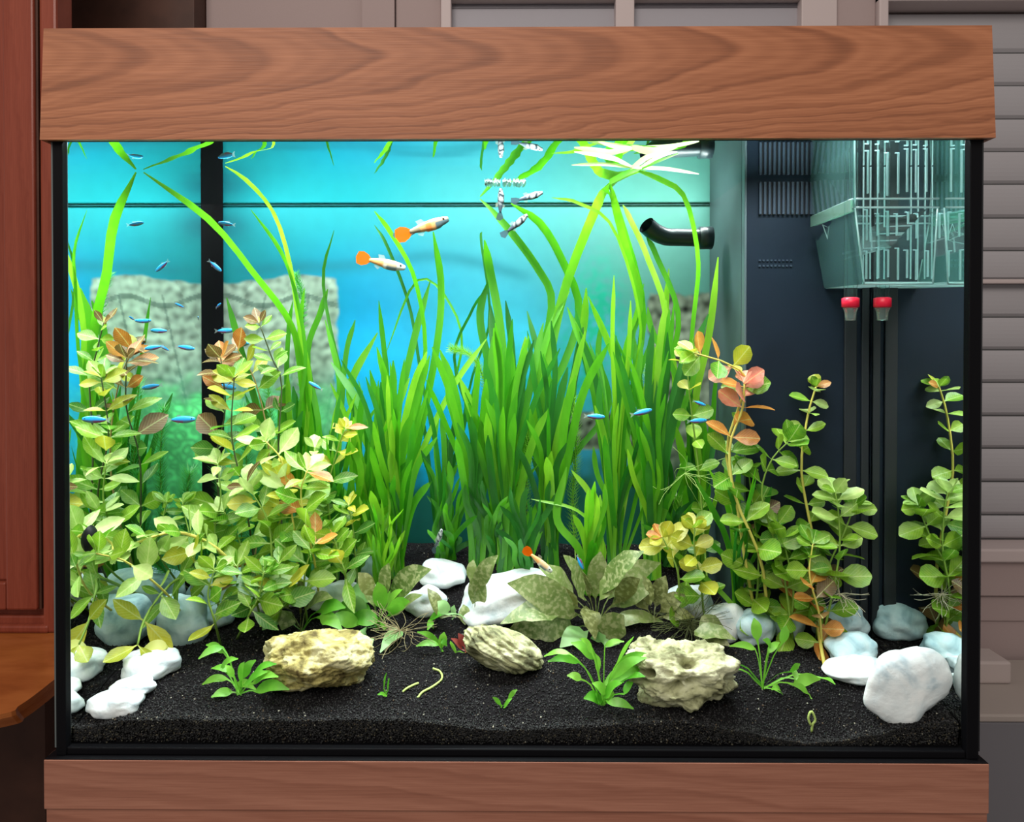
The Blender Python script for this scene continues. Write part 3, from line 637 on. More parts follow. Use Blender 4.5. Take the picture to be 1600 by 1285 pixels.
# ------------------------------------------------------------------ stones
def blob(px, pyb, wpx, hpx, name, label, cat, m, group, seed, rough=0.16, dmul=0.8, tilt=0.0, yaw=None, sub=4, ridg=0.0, flat=0.75, sink=0.12, pitf=4.5, carve=None, Yfix=None):
    base = FL(px, pyb) if Yfix is None else Vector((W(px, pyb, Yfix).x, Yfix, gh(W(px, pyb, Yfix).x, Yfix)))
    k = S(base.y + wpx*0.3*S(base.y)); rw, rh, rd = wpx*k/2, hpx*k/2, wpx*k*dmul/2
    bm = bmesh.new(); bmesh.ops.create_icosphere(bm, subdivisions=sub, radius=1)
    R = Matrix.Rotation(tilt, 3, 'Y')
    so = Vector((seed*3.7, seed*1.3, seed*2.1))
    for v in bm.verts:
        d = v.co.normalized()
        q = Vector([math.copysign(abs(c)**flat, c) for c in d]).normalized() * (1 / max(0.001, (abs(d.x)**2.6 + abs(d.y)**2.6 + abs(d.z)**2.6)**(1/2.6)))
        q = d * (0.62 + 0.38*q.length)
        s = 1 + rough*noise.noise(d*1.3 + so)*2 + rough*0.45*noise.noise(d*3.1 + so) + rough*0.15*noise.noise(d*8 + so)
        if ridg:
            vd = noise.voronoi(d*pitf + so)[0]; v2 = noise.voronoi(d*pitf*2.3 + so)[0]
            s += ridg*(0.35*noise.noise(d*2.2 + so) + 0.14*noise.noise(d*6 + so) - 0.42*max(0, 0.42 - vd[0]) - 0.22*max(0, 0.4 - v2[0]) + 0.07*noise.noise(d*22 + so))
        if carve: s -= carve(d, so)
        p = q*s
        p = R @ Vector((p.x*rw, p.y*rd, p.z*rh)); v.co = p
    zmin = min(v.co.z for v in bm.verts); cy = base.y + rd*0.45
    cx = base.x
    xm0 = min(v.co.x for v in bm.verts); xm1 = max(v.co.x for v in bm.verts)
    cx = min(max(cx, XL + 0.001 - xm0), XR - 0.001 - xm1)
    ym1 = max(v.co.y for v in bm.verts); ym0 = min(v.co.y for v in bm.verts); cy = max(min(cy, DEPTH - 0.004 - ym1), 0.003 - ym0)
    cz = gh(base.x, base.y) - zmin - hpx*k*sink
    me = bpy.data.meshes.new(name); bm.to_mesh(me); bm.free(); me.materials.append(m)
    me.polygons.foreach_set('use_smooth', [True]*len(me.polygons))
    o = link(name, me, None, (cx, cy, cz)); tag(o, label, cat, group); return o
GS = 'white pebbles around the tank floor'
ST = [(228,1062,86,44,'w','rounded white pebble under a yellow green leaf, front left',0),
 (204,1094,66,30,'w','small flat white pebble behind the shelf-shaped one, front left',0.05),
 (166,1142,84,42,'w','white shelf-shaped pebble nearest the front left corner',0.12),
 (238,1008,84,78,'b','tall bluish white stone standing against the left side pane',0.1),
 (246,962,120,70,'b','large bluish stone behind the tall one, by the left pane',0),
 (330,985,60,40,'b','white pebble under the left stem plants',0.1),
 (398,962,62,42,'w','pebble half covered by the left stem plants',0.1),
 (452,948,76,50,'w','white pebble in the row behind the yellow textured rock',-0.2),
 (522,962,84,50,'w','broad white pebble left of the green plantlet clump',0.15),
 (588,905,60,40,'b','small pale pebble at the foot of the left vallisneria',0),
 (690,922,72,44,'w','egg-shaped white pebble in the gap between the vallisneria clumps',-0.08),
 (664,962,62,44,'w','white pebble in front of the egg-shaped one',0.1),
 (790,974,156,64,'w','long white boulder left of the olive-leaved crypt',0.3),
 (955,930,60,46,'w','white pebble behind the olive-leaved crypt',0),
 (1080,965,70,52,'w','white pebble right of the olive-leaved crypt',0.1),
 (1135,1000,62,58,'w','slanted white stone at the foot of the right vallisneria',0.5),
 (1180,1008,64,56,'b','grey white stone right of the slanted one',0),
 (1232,1000,50,44,'b','small pale stone under the right stem plants',0),
 (1318,1000,80,54,'b','pale blocky stone against the dark filter box',0.12),
 (1335,1040,74,46,'b','bluish pebble in front of the blocky stone',0.1),
 (1345,1066,90,30,'w','flat white pebble at the right, edged by gravel',0.08),
 (1392,1081,50,20,'w','low white pebble beside the big white boulder',0.1),
 (1448,1141,130,108,'w','big white boulder in the front right corner',0.55)]
for i, (px, pb_, ww, hh, kk, lab, tl) in enumerate(ST):
    blob(px, pb_, ww, hh, 'white_pebble', lab, 'stone', white_st if kk == 'w' else blue_st, GS, i + 3, rough=0.13, tilt=-tl, sub=4, dmul=0.3 if 'boulder in the front' in lab else 0.75)
tan1 = stonemat('yellow_lace_rock', (0.58, 0.54, 0.30), (0.38, 0.32, 0.11), (0.10, 0.075, 0.025), 0.9, 45)
tan2 = stonemat('layered_tan_rock', (0.56, 0.56, 0.36), (0.34, 0.34, 0.18), (0.08, 0.08, 0.04), 0.9, 45)
tan3 = stonemat('holey_tan_rock', (0.60, 0.60, 0.40), (0.42, 0.42, 0.24), (0.13, 0.13, 0.06), 0.8, 40)
def holes(d, so):
    s = 0
    for hx_, hz_, r in ((-0.25, -0.1, 0.15), (0.12, 0.08, 0.16), (0.05, 0.62, 0.17), (0.6, -0.1, 0.1), (-0.6, 0.3, 0.1)):
        t = Vector((hx_, -math.sqrt(max(0, 1-hx_*hx_-hz_*hz_)), hz_)); s += 0.42*math.exp(-((d-t).length/r)**4)
    return s
def layers(d, so): return 0.085*(0.5 + 0.5*math.sin((d.z*0.9 + d.x*0.45 + 0.15*noise.noise(d*3+so))*22))**2
blob(492, 1082, 156, 82, 'lace_rock', 'yellowish pitted rock on the gravel, the left one of the three textured rocks', 'rock', tan1, 'textured rocks', 31, 0.10, 0.7, ridg=0.5, sub=6, flat=0.8, pitf=5.5)
blob(786, 1058, 128, 60, 'layered_rock', 'tan rock with slanting layers in front of the olive crypt', 'rock', tan2, 'textured rocks', 35, 0.10, 0.6, tilt=0.35, ridg=0.25, sub=6, carve=layers)
blob(1070, 1110, 158, 92, 'holey_rock', 'cream rock full of holes right of the bright green plantlet', 'rock', tan3, 'textured rocks', 42, 0.16, 0.6, ridg=0.75, sub=6, carve=holes, pitf=3.2)
blob(1014, 1040, 56, 42, 'lace_rock_chip', 'small tan rock chip behind the holey cream rock', 'rock', tan3, 'textured rocks', 47, 0.15, 0.7, ridg=0.5, sub=5)

# ------------------------------------------------------------------ vallisneria
NV = [0]
def blade(parent, P, wpx, m, tipw=0.15, nseg=20, nrm=None, basew=0.7):
    """P: list of (px,py,Y); width in px"""
    w3 = [put(*p) if i else Vector(p) if isinstance(p, Vector) else put(*p) for i, p in enumerate(P)]
    pts = bez(w3, nseg)
    for p in pts:
        p.z = min(p.z, ZW - 0.0015); p.x = min(max(p.x, XL + 0.004), XR - 0.004); p.y = min(max(p.y, 0.004), DEPTH - 0.006)
    s = S(w3[len(w3)//2].y); wd = []
    for i in range(nseg):
        u = i/(nseg-1); f = basew + (1-basew)*min(1, u*3)
        if u > 0.84: f *= max(tipw, 1 - ((u-0.84)/0.16)**1.8)
        wd.append(wpx*s*f)
    nr = nrm or (Vector((rnd.uniform(-0.5, 0.5), -1, rnd.uniform(-0.1, 0.3))))
    V, Fc = strip(pts, wd, nr, 0.22, rnd.uniform(-0.7, 0.7))
    return obj('leaf', V, Fc, m, parent)
def vallis(label, px, py, leaves=(), fill=0, hrange=(500, 700), spread=60, Yoff=0.0, group='ribbon-leaved vallisneria plants', wr=(7, 12), mats=(0, 0, 1, 2), lean=0.0):
    base = FL(px, py); base.y = min(base.y + Yoff, DEPTH - 0.02); base.z = gh(base.x, base.y)
    t = thing('vallisneria', label, 'plant', base, group)
    bp = px; 
    for lf in leaves:
        P, wd, mm = lf[0], lf[1], lf[2]
        m = mm if not isinstance(mm, int) else val_mats[mm]
        blade(t, [base + jit(0.004)] + list(P), wd, m, *(lf[3:] if len(lf) > 3 else ()))
    sy = S(base.y); bpy_ = 538 + (H_CAM - base.z)/sy; bpx = 800 + base.x/sy
    for k in range(int(fill*1.7)):
        a = rnd.gauss(0, 1); h = rnd.uniform(*hrange); hh = bpy_ - h
        dx = a*spread*0.72*(0.4 + 0.6*hh/300) + lean*hh
        tx = bpx + dx; Yt = min(max(base.y + rnd.uniform(-0.07, 0.03), 0.1), DEPTH - 0.015)
        m1 = (bpx + dx*0.22 + rnd.uniform(-8, 8), bpy_ - hh*0.45, base.y*0.7 + Yt*0.3)
        m2 = (bpx + dx*0.58 + rnd.uniform(-8, 8), bpy_ - hh*0.78, base.y*0.3 + Yt*0.7)
        blade(t, [base + Vector((rnd.uniform(-0.008, 0.008), rnd.uniform(-0.006, 0.006), 0)), m1, m2, (tx, h, Yt)], rnd.uniform(*wr)*1.12, val_mats[rnd.choice(mats)])
    return t
Y3 = 0.27
vallis('vallisneria with a long blade bent up to the surface in the left corner', 480, 880, [
  ([(478,700,.27),(468,560,.26),(452,500,.25),(400,430,.22),(330,345,.175),(222,268,.125)], 13, 0),
  ([(475,720,.27),(485,600,.26),(470,520,.25),(455,420,.22),(432,340,.17),(395,290,.12),(352,258,.10)], 9, 1),
  ([(466,680,.26),(478,560,.25),(460,450,.23),(437,390,.21),(392,328,.19)], 6, 0),
  ([(490,720,.27),(478,600,.26),(470,520,.26),(476,450,.25)], 14, 1),
  ([(500,700,.27),(480,560,.27),(500,490,.27),(512,452,.27)], 9, 0),
  ([(455,700,.26),(449,600,.26),(452,520,.26),(458,470,.25)], 13, 0),
  ([(500,760,.27),(488,640,.27),(470,545,.27)], 11, 0),
  ([(420,700,.26),(380,560,.25),(354,465,.24)], 10, 0)], fill=6, hrange=(560, 700), spread=30)
vallis('low vallisneria tuft behind the left stem plants, tips by the black corner strip', 440, 890, [], fill=12, hrange=(600, 720), spread=45)
vallis('dense bright vallisneria clump left of the blue gap, foot behind the crypt plantlets', 618, 905, [
  ([(610,760,.27),(560,640,.27),(530,570,.27),(505,440,.27),(522,360,.27)], 5, 0),
  ([(640,760,.27),(680,560,.26),(690,450,.26),(677,362,.25)], 12, 0),
  ([(640,720,.27),(665,560,.25),(650,440,.23),(612,365,.21),(585,330,.205)], 9, 0),
  ([(600,700,.27),(605,600,.26),(600,540,.26),(592,470,.26)], 10, 0),
  ([(640,760,.26),(700,620,.25),(760,530,.24)], 10, 1),
  ([(600,760,.27),(640,560,.27),(672,440,.27)], 11, 0),
  ([(600,760,.27),(560,660,.27),(548,600,.27),(590,520,.27)], 12, 1),
  ([(650,740,.28),(720,560,.28),(700,470,.28),(650,440,.28),(600,560,.28)], 4, 0)], fill=24, hrange=(540, 780), spread=52, wr=(7, 13))
vallis('vallisneria clump right behind the orange-leaved stem plant tops', 570, 905, fill=16, hrange=(580, 800), spread=50, wr=(6, 11), mats=(0, 1, 1))
vallis('sparse vallisneria at the back of the blue gap', 690, 880, [
  ([(690,760,.29),(660,600,.29),(640,480,.29),(605,385,.28),(585,352,.28)], 5, 2),
  ([(705,760,.29),(735,600,.29),(765,500,.29),(752,380,.29),(753,362,.29)], 4, 2)], fill=11, hrange=(600, 800), spread=34, wr=(5, 9), mats=(0, 2))
vallis('tall vallisneria in the tank centre whose top folds at the water surface', 790, 895, [
  ([(800,700,.27),(845,560,.27),(862,470,.27),(840,420,.265),(800,365,.26),(750,308,.27)], 12, 0),
  ([(820,700,.27),(885,560,.27),(905,480,.27),(880,410,.26),(845,350,.25),(798,318,.24)], 12, 0),
  ([(800,720,.26),(790,600,.26),(780,500,.26),(765,420,.26),(757,375,.25)], 13, 0),
  ([(790,740,.27),(770,600,.27),(750,500,.27),(762,440,.27)], 12, 0),
  ([(805,720,.27),(800,560,.27),(790,470,.27)], 12, 2),
  ([(820,720,.26),(850,600,.25),(880,460,.25),(925,340,.22),(950,295,.18),(1010,258,.12)], 14, 1),
  ([(760,720,.27),(710,570,.27),(735,490,.27),(760,450,.27)], 5, 2)], fill=22, hrange=(470, 700), spread=45, wr=(8, 14))
vallis('vallisneria just left of the tall folded one, in front of the blue print', 745, 890, fill=15, hrange=(540, 760), spread=45, wr=(7, 12), mats=(0, 0, 2))
vallis('dense dark vallisneria clump behind the olive crypt', 860, 890, [
  ([(870,720,.27),(890,620,.27),(910,520,.27),(916,450,.26)], 13, 1),
  ([(880,740,.27),(950,640,.27),(935,560,.27),(940,500,.27)], 9, 0),
  ([(870,720,.25),(845,600,.25),(858,520,.25),(890,455,.25)], 11, 0)], fill=24, hrange=(480, 760), spread=45, wr=(7, 13), mats=(0, 2, 2, 1))
vallis('vallisneria with pale blades lying star-shaped on the water surface', 960, 900, [
  ([(950,720,.26),(975,560,.25),(1000,470,.24),(978,390,.21),(960,320,.16),(952,285,.10)], 12, 1),
  ([(975,720,.26),(990,600,.26),(1005,480,.25),(965,330,.2),(950,288,.11),(1060,240,.05)], 10, 0),
  ([(1060,640,.22),(1085,480,.2),(1090,400,.18),(1070,310,.13),(1030,280,.10),(990,265,.09)], 8, 1),
  ([(990,600,.25),(1000,500,.22),(960,360,.17),(905,318,.155),(862,309,.15)], 5, 1),
  ([(1010,600,.24),(1040,500,.22),(1010,400,.2),(985,345,.18),(973,320,.17)], 10, yel_val),
  ([(1030,620,.25),(1060,500,.24),(1025,400,.23),(1010,370,.23)], 9, 0),
  ], fill=16, hrange=(430, 720), spread=50, wr=(6, 11))
# floating blades
fl_t = thing('floating_leaf_star', 'whitish green leaf ends spread like a star at the water surface, right of centre', 'plant', W(990, 262, 0.075), 'floating leaf ends')
for (x0, y0, x1, y1, wd) in ((990,262,897,226,9),(990,262,893,258,7),(985,264,1045,230,11),(985,262,1092,272,7),(1000,262,1058,236,8),(990,262,935,246,6)):
    p0_, p1_ = W(x0, y0, .075), W(x1, y1, 0.045 if y1 < y0 else 0.075); mid = p0_.lerp(p1_, .5) + Vector((0, 0, .002)); pts_ = bez([p0_, mid, p1_], 8)
    for q in pts_: q.z = min(q.z, ZW - 0.002)
    V, Fc = strip(pts_, [wd*S(.06)*f for f in (.4, .8, 1, 1, 1, .9, .7, .2)], Vector((0, -1, 0.4)), 0.1)
    obj('leaf', V, Fc, pale_val, fl_t)
vallis('vallisneria right of centre in front of the print of the stone blocks', 1020, 905, [
  ([(1040,700,.26),(1055,600,.26),(1040,500,.25),(1045,420,.24)], 10, 1),
  ([(1075,720,.25),(1060,600,.24),(1020,520,.24),(1012,480,.24)], 9, 0)], fill=22, hrange=(460, 760), spread=50, wr=(6, 12), mats=(0, 1, 0, 2))
vallis('rightmost tall vallisneria, blades crossing the filter box edge', 1090, 915, [
  ([(1095,760,.24),(1085,640,.23),(1108,520,.22),(1122,402,.2)], 11, 1),
  ([(1100,760,.24),(1075,640,.24),(1090,540,.24)], 9, 0)], fill=13, hrange=(560, 780), spread=38, wr=(6, 11))
vallis('short arching vallisneria in front of the filter box', 1155, 985, [
  ([(1150,900,.17),(1130,830,.17),(1085,745,.17)], 9, 0), ([(1165,900,.17),(1195,840,.16),(1215,800,.16)], 9, 0),
  ([(1160,920,.17),(1210,900,.15),(1235,880,.14)], 8, 1), ([(1150,900,.18),(1160,800,.18),(1150,700,.18)], 8, 0),
  ([(1140,940,.16),(1075,880,.15),(1030,850,.15)], 8, 1), ([(1150,900,.17),(1110,850,.17),(1075,850,.16)], 9, 0)], fill=8, hrange=(720, 860), spread=50, wr=(6, 10))
vallis('small low vallisneria tuft in front of the dense dark clump', 925, 930, [
  ([(905,860,.2),(870,810,.2),(885,730,.2)], 12, 1), ([(940,860,.2),(925,780,.2),(893,735,.2)], 9, 1), ([(945,860,.2),(905,800,.2),(830,780,.2)], 5, 1)], fill=10, hrange=(740, 860), spread=40, wr=(6, 10), mats=(0, 1, 1))
vallis('fine-bladed young vallisneria beside the egg-shaped pebble', 600, 915, fill=16, hrange=(760, 850), spread=50, wr=(3, 6), mats=(1, 1, 0), Yoff=-0.02)
vallis('low vallisneria tuft between the two dense clumps, behind the long boulder', 820, 915, fill=12, hrange=(740, 850), spread=60, wr=(5, 9), mats=(0, 2, 2))
vallis('thin vallisneria blades growing out of the left stem plants', 520, 905, [([(520,700,.26),(530,600,.26),(508,500,.26)], 9, 0), ([(530,700,.26),(540,560,.26),(555,500,.26)], 8, 0)], fill=12, hrange=(600, 790), spread=40, wr=(5, 10))

# ------------------------------------------------------------------ stem plants
LEAFM = {}
def leaf_mesh(kind, var):
    if (kind, var) in LEAFM: return LEAFM[(kind, var)]
    r = random.Random(var*17 + 5); n = 7; curl = (0.5, -0.25, 0.9, 0.2, -0.5)[var % 5]
    prof = [0.07, 0.13, 0.62, 0.94, 0.96, 0.56, 0.03]; xs = [0, 0.12, 0.30, 0.48, 0.66, 0.86, 1.0]
    wmax = (0.22, 0.28, 0.19, 0.31, 0.24, 0.34, 0.37, 0.30, 0.38, 0.33)[var]
    if var > 4: prof[5] = 0.74; prof[6] = 0.12; curl *= 0.6
    V = []; Fc = []
    for x, p in zip(xs, prof):
        z = -curl*x*x*0.45 + 0.05*x; h = p*wmax; up = 0.22*h
        V += [(x, -h, z + up), (x, -h*0.5, z + up*0.35), (x, 0, z), (x, h*0.5, z + up*0.35), (x, h, z + up)]
    for i in range(n-1):
        for j in range(4): a = i*5+j; Fc.append((a, a+1, a+6, a+5))
    me = me_from('leaf', V, Fc, lud[kind]); LEAFM[(kind, var)] = me; return me
ROUND = [False]
def put_leaf(parent, p, d, length, kind, face=0.8, name='leaf'):
    d = d.normalized(); zup = (Vector((0, 0, 1))*rnd.uniform(0.3, 1.0) + Vector((0, -1, 0))*face*rnd.uniform(0.2, 1.3) + jit(0.35))
    y = zup.cross(d).normalized(); z = d.cross(y)
    Mx = Matrix((( d.x, y.x, z.x), (d.y, y.y, z.y), (d.z, y.z, z.z))).to_4x4()
    # keep inside the tank
    tip = p + d*length
    if tip.z > ZW - 0.003 or tip.x > XR - 0.004 or tip.x < XL + 0.004: length *= 0.6
    o = bpy.data.objects.new(name, leaf_mesh(kind, rnd.randrange(5) + (5 if ROUND[0] else 0))); C.objects.link(o); o.parent = parent
    o.matrix_local = Matrix.Translation(p - Vector(parent.location)) @ Mx @ Matrix.Diagonal((length, length, length, 1))
    return o
def stemplant(label, P, npair, leaf, cols, stem=None, r=0.0011, tip=4, start=0.08, face=0.9, name='stem_plant', group='leafy stem plants', topcols=None, updir=0.35):
    if isinstance(P[0], Vector): base = P[0]
    else: base = FL(P[0][0], P[0][1]) if len(P[0]) == 2 else put(*P[0], clear=0.0)
    pts = bez([base] + [put(*q) for q in P[1:]], 18)
    t = thing(name, label, 'plant', base, group)
    mb = MB(); mb.tube(pts, [r*(1.25 - 0.6*i/17) for i in range(18)], 6); mb.build('stem', stem or stem_g, t, True)
    L_ = leaf*S(base.y)
    npair = int(npair*1.4); L_ *= 1.12
    if group == 'pale green stem plants in the left cluster': start = max(start, 0.30)
    for k in range(npair):
        u = start + (1-start)*(k/(max(1, npair-1)))*0.97; i = min(16, int(u*17)); fr = u*17 - i
        p = pts[i].lerp(pts[i+1], fr); td = (pts[i+1] - pts[i]).normalized()
        a = td.orthogonal().normalized(); b2 = td.cross(a); ph = k*math.pi/2 + rnd.uniform(-0.5, 0.5) + 0.6
        ci = cols[min(len(cols)-1, int(u*len(cols)))]
        for sgn in (0, math.pi):
            if rnd.random() < 0.10: continue
            dd = a*math.cos(ph + sgn) + b2*math.sin(ph + sgn); dd.y *= 0.75
            dd = dd.normalized() + td*rnd.uniform(updir-0.3, updir+0.25) + jit(0.15)
            put_leaf(t, p, dd, L_*rnd.uniform(0.75, 1.15)*(1 - 0.25*max(0, u-0.7)/0.3), rnd.choice(ci), face)
    for k in range(tip):
        an = k*2.4 + rnd.random(); td = (pts[-1] - pts[-2]).normalized(); a = td.orthogonal().normalized(); b2 = td.cross(a)
        put_leaf(t, pts[-1], (a*math.cos(an) + b2*math.sin(an))*0.9 + td*0.7, L_*rnd.uniform(0.5, 0.85), rnd.choice(topcols or cols[-1]), face)
    return t
# left group (bases on gravel between 300 and 560)
LG = 'pale green stem plants in the left cluster'
stemplant('tall stem plant with brown top leaves by the black corner strip', [(360,950),(350,850,.22),(338,720,.21),(352,640,.205),(345,560,.2)], 9, 44, ['g','g','gd','gb','bbo'], stem_d, topcols='bbo', group=LG, tip=6)
stemplant('tall stem plant with yellow green rosette over the ruin print', [(400,950),(395,860,.2),(378,760,.19),(362,680,.19),(366,590,.185)], 9, 42, ['g','g','g','yg','y'], stem_d, topcols='yg', group=LG, tip=6)
stemplant('stem plant arching right with a bare brown upper stem', [(455,930),(440,820,.23),(435,700,.23),(440,600,.23),(425,560,.225),(405,505,.22)], 8, 34, ['d','g','dg','g','yg'], stem_d, topcols='yb', group=LG)
stemplant('stem plant with rust brown leaves beside the black corner strip', [(385,940),(410,800,.24),(420,700,.24),(400,600,.235),(372,548,.23)], 7, 46, ['g','gd','g','bg','boy'], stem_br, topcols='byo', group=LG, tip=6)
stemplant('stem plant with a yellow stem and white-backed leaves, left cluster middle', [(470,960),(462,850,.16),(452,780,.16),(440,720,.155),(415,690,.15)], 7, 44, ['g','g','p','pg'], stem_y, topcols='pk', group=LG, tip=5)
stemplant('stem plant topped by an orange leaf pair, right edge of the left cluster', [(530,930),(520,840,.2),(512,770,.2),(528,700,.2),(540,670,.2)], 7, 36, ['g','g','gy','yg'], stem_g, topcols='oy', group=LG)
stemplant('stem plant with orange leaves halfway up, left cluster right side', [(500,950),(492,880,.15),(478,820,.15),(470,770,.15),(480,735,.15)], 6, 46, ['g','g','go','og'], stem_y, topcols='pg', group=LG, face=1.0)
stemplant('broad-leaved stem plant in front of the orange one', [(480,975),(475,920,.13),(480,880,.13),(492,850,.13)], 5, 50, ['g','g','gy'], stem_g, topcols='go', group=LG, face=1.2)
stemplant('stem plant creeping left along a yellow bare stem to the side pane', [(400,960),(360,880,.14),(318,845,.12),(270,832,.105),(215,848,.09),(185,860,.075)], 9, 38, ['g','p','gp','p'], stem_y, topcols='pg', group=LG, r=0.0017, start=0.15, updir=0.6)
stemplant('stem plant hanging over the left white stones', [(330,950),(290,905,.13),(255,925,.10),(225,970,.075),(215,1008,.06)], 3, 44, ['g','g','y'], stem_g, topcols='y', group=LG, r=0.0015, start=0.1, tip=2)
stemplant('leafy stem plant above the tall bluish stone', [(350,970),(330,920,.12),(310,890,.12),(300,860,.12)], 5, 44, ['g','gy','y'], stem_g, topcols='gp', group=LG)
stemplant('stem plant with spotted leaves nearest the lower left plantlet', [(345,1010),(335,970,.10),(325,930,.10),(335,890,.10)], 6, 42, ['gy','g','gy'], stem_g, topcols='gp', group=LG, face=1.1)
stemplant('stem plant leaning right over the yellow textured rock', [(370,1000),(390,960,.11),(405,930,.11),(412,895,.11)], 6, 44, ['g','dg','g'], stem_g, topcols='g', group=LG, face=1.1)
stemplant('stem plant with drooping olive leaves above the yellow textured rock', [(430,985),(440,950,.12),(440,920,.12),(435,880,.12)], 5, 44, ['g','dy','g'], stem_g, topcols='yg', group=LG, face=1.1)
stemplant('bushy stem plant in the heart of the left cluster', [(420,960),(425,890,.15),(420,820,.15),(400,780,.15),(385,760,.15)], 7, 44, ['g','gd','gy','p'], stem_g, topcols='pb', group=LG)
stemplant('stem plant with brown lower leaves behind the bushy one', [(380,960),(385,900,.17),(372,840,.17),(350,800,.17)], 6, 44, ['b','go','g'], stem_g, topcols='gp', group=LG)
stemplant('bright stem plant in front of the black corner strip', [(340,950),(345,880,.17),(335,830,.17),(345,780,.17),(340,725,.17)], 7, 42, ['g','g','p'], stem_g, topcols='p', group=LG)
stemplant('yellowish stem plant right of the bright one', [(450,950),(440,880,.17),(430,840,.17),(445,790,.17),(438,745,.17)], 7, 40, ['g','yg','y','yp'], stem_y, topcols='y', group=LG)
stemplant('low stem plant touching the pebble row', [(545,945),(540,900,.15),(530,870,.15),(520,835,.15)], 5, 42, ['g','gy','g'], stem_g, topcols='g', group=LG, face=1.2)
stemplant('small stem plant between low one and vallisneria foot', [(560,930),(556,880,.18),(552,830,.18),(545,790,.18)], 5, 36, ['g','d','gy'], stem_g, topcols='gy', group=LG)
stemplant('dark-leaved stem plant low in the left cluster', [(410,985),(400,940,.13),(380,915,.13),(370,885,.13)], 5, 44, ['d','gd','g'], stem_g, topcols='g', group=LG)
stemplant('thin stem plant with narrow leaves rising before the backdrop moss', [(300,940),(300,860,.2),(290,810,.2),(285,785,.2)], 6, 30, ['g','d','g'], stem_g, topcols='g', group=LG)
stemplant('light stem plant against the left pane with big rounded leaves', [(300,985),(262,930,.1),(200,880,.05),(150,865,.02)], 5, 42, ['g','p','g'], stem_y, topcols='g', group=LG, face=1.3)
stemplant('leafy stem plant closing the cluster behind the pebble row', [(480,935),(495,880,.2),(500,820,.2),(485,780,.2),(492,700,.2)], 7, 38, ['g','d','g','gp'], stem_g, topcols='p', group=LG)
# right group
RG = 'stem plants in the right cluster'; ROUND[0] = True
stemplant('stem plant bending left with yellow olive top leaves', [(1185,985),(1165,880,.14),(1150,780,.14),(1135,700,.14),(1165,600,.14),(1140,570,.135),(1085,552,.13)], 9, 40, ['g','gd','g','g','yk','og'], stem_y, topcols='gyg', group=RG, tip=7, r=0.0015)
stemplant('stem plant with orange and pink leaves beside the filter box', [(1200,990),(1190,880,.13),(1150,780,.13),(1140,700,.13),(1160,640,.13),(1163,600,.13)], 9, 40, ['g','g','g','o','ok'], stem_y, topcols='kk', group=RG, tip=5, r=0.0015)
stemplant('tallest green stem plant in front of the dark filter, mirrored in the right pane', [(1290,1050),(1275,960,.145),(1278,880,.148),(1262,800,.15),(1252,730,.15),(1262,650,.15),(1275,605,.15)], 11, 38, ['g','gb','g','g','g','gp'], stem_y, topcols='ygo', group=RG, tip=6, r=0.0016, updir=0.2)
stemplant('bushy stem plant with pale leaves at the right end of the cluster', [(1283,1010),(1300,930,.12),(1312,860,.12),(1310,800,.12),(1305,770,.12)], 8, 40, ['g','g','gp','p'], stem_g, topcols='pg', group=RG, tip=5)
stemplant('leaning stem plant reaching furthest right', [(1275,1000),(1290,900,.13),(1320,830,.13),(1335,790,.13)], 6, 40, ['b','g','g'], stem_g, topcols='gp', group=RG, tip=5)
stemplant('stem plant with large round leaves left of the tallest one', [(1240,1010),(1225,900,.13),(1205,830,.13),(1190,770,.13),(1205,720,.13),(1232,690,.13)], 9, 44, ['g','g','dg','g','g'], stem_g, topcols='g', group=RG, face=1.2)
stemplant('dense green stem plant at the foot of the right cluster', [(1230,1000),(1240,930,.13),(1230,870,.13),(1215,820,.13)], 7, 40, ['go','g','dg'], stem_g, topcols='g', group=RG)
stemplant('stem plant with orange lower leaves by the pale blocky stone', [(1285,1020),(1280,960,.11),(1265,900,.11),(1270,850,.11)], 6, 38, ['o','ob','g'], stem_y, topcols='g', group=RG)
stemplant('yellow-green stem plant in front of the right vallisneria', [(1100,970),(1095,910,.15),(1085,860,.14),(1085,825,.14)], 6, 36, ['g','y','y'], stem_g, topcols='yg', group=RG, tip=8, face=1.3)
stemplant('yellow stem plant with an orange-edged leaf above the olive crypt', [(1060,975),(1060,900,.14),(1045,860,.14),(1035,840,.14)], 4, 38, ['g','y'], stem_g, topcols='yyo', group=RG, tip=6, face=1.3)
stemplant('thin-leaved stem plant between filter edge and round-leaved one', [(1175,1000),(1185,900,.15),(1180,820,.15),(1170,740,.15)], 8, 38, ['g','d','gb','g'], stem_g, topcols='g', group=RG)
stemplant('side shoot with olive brown leaf hanging in front of the stone print', [(1110,975),(1100,840,.2),(1090,720,.2),(1080,640,.19),(1072,560,.18)], 6, 32, ['d','g','g','gy'], stem_g, topcols='gy', group=RG)

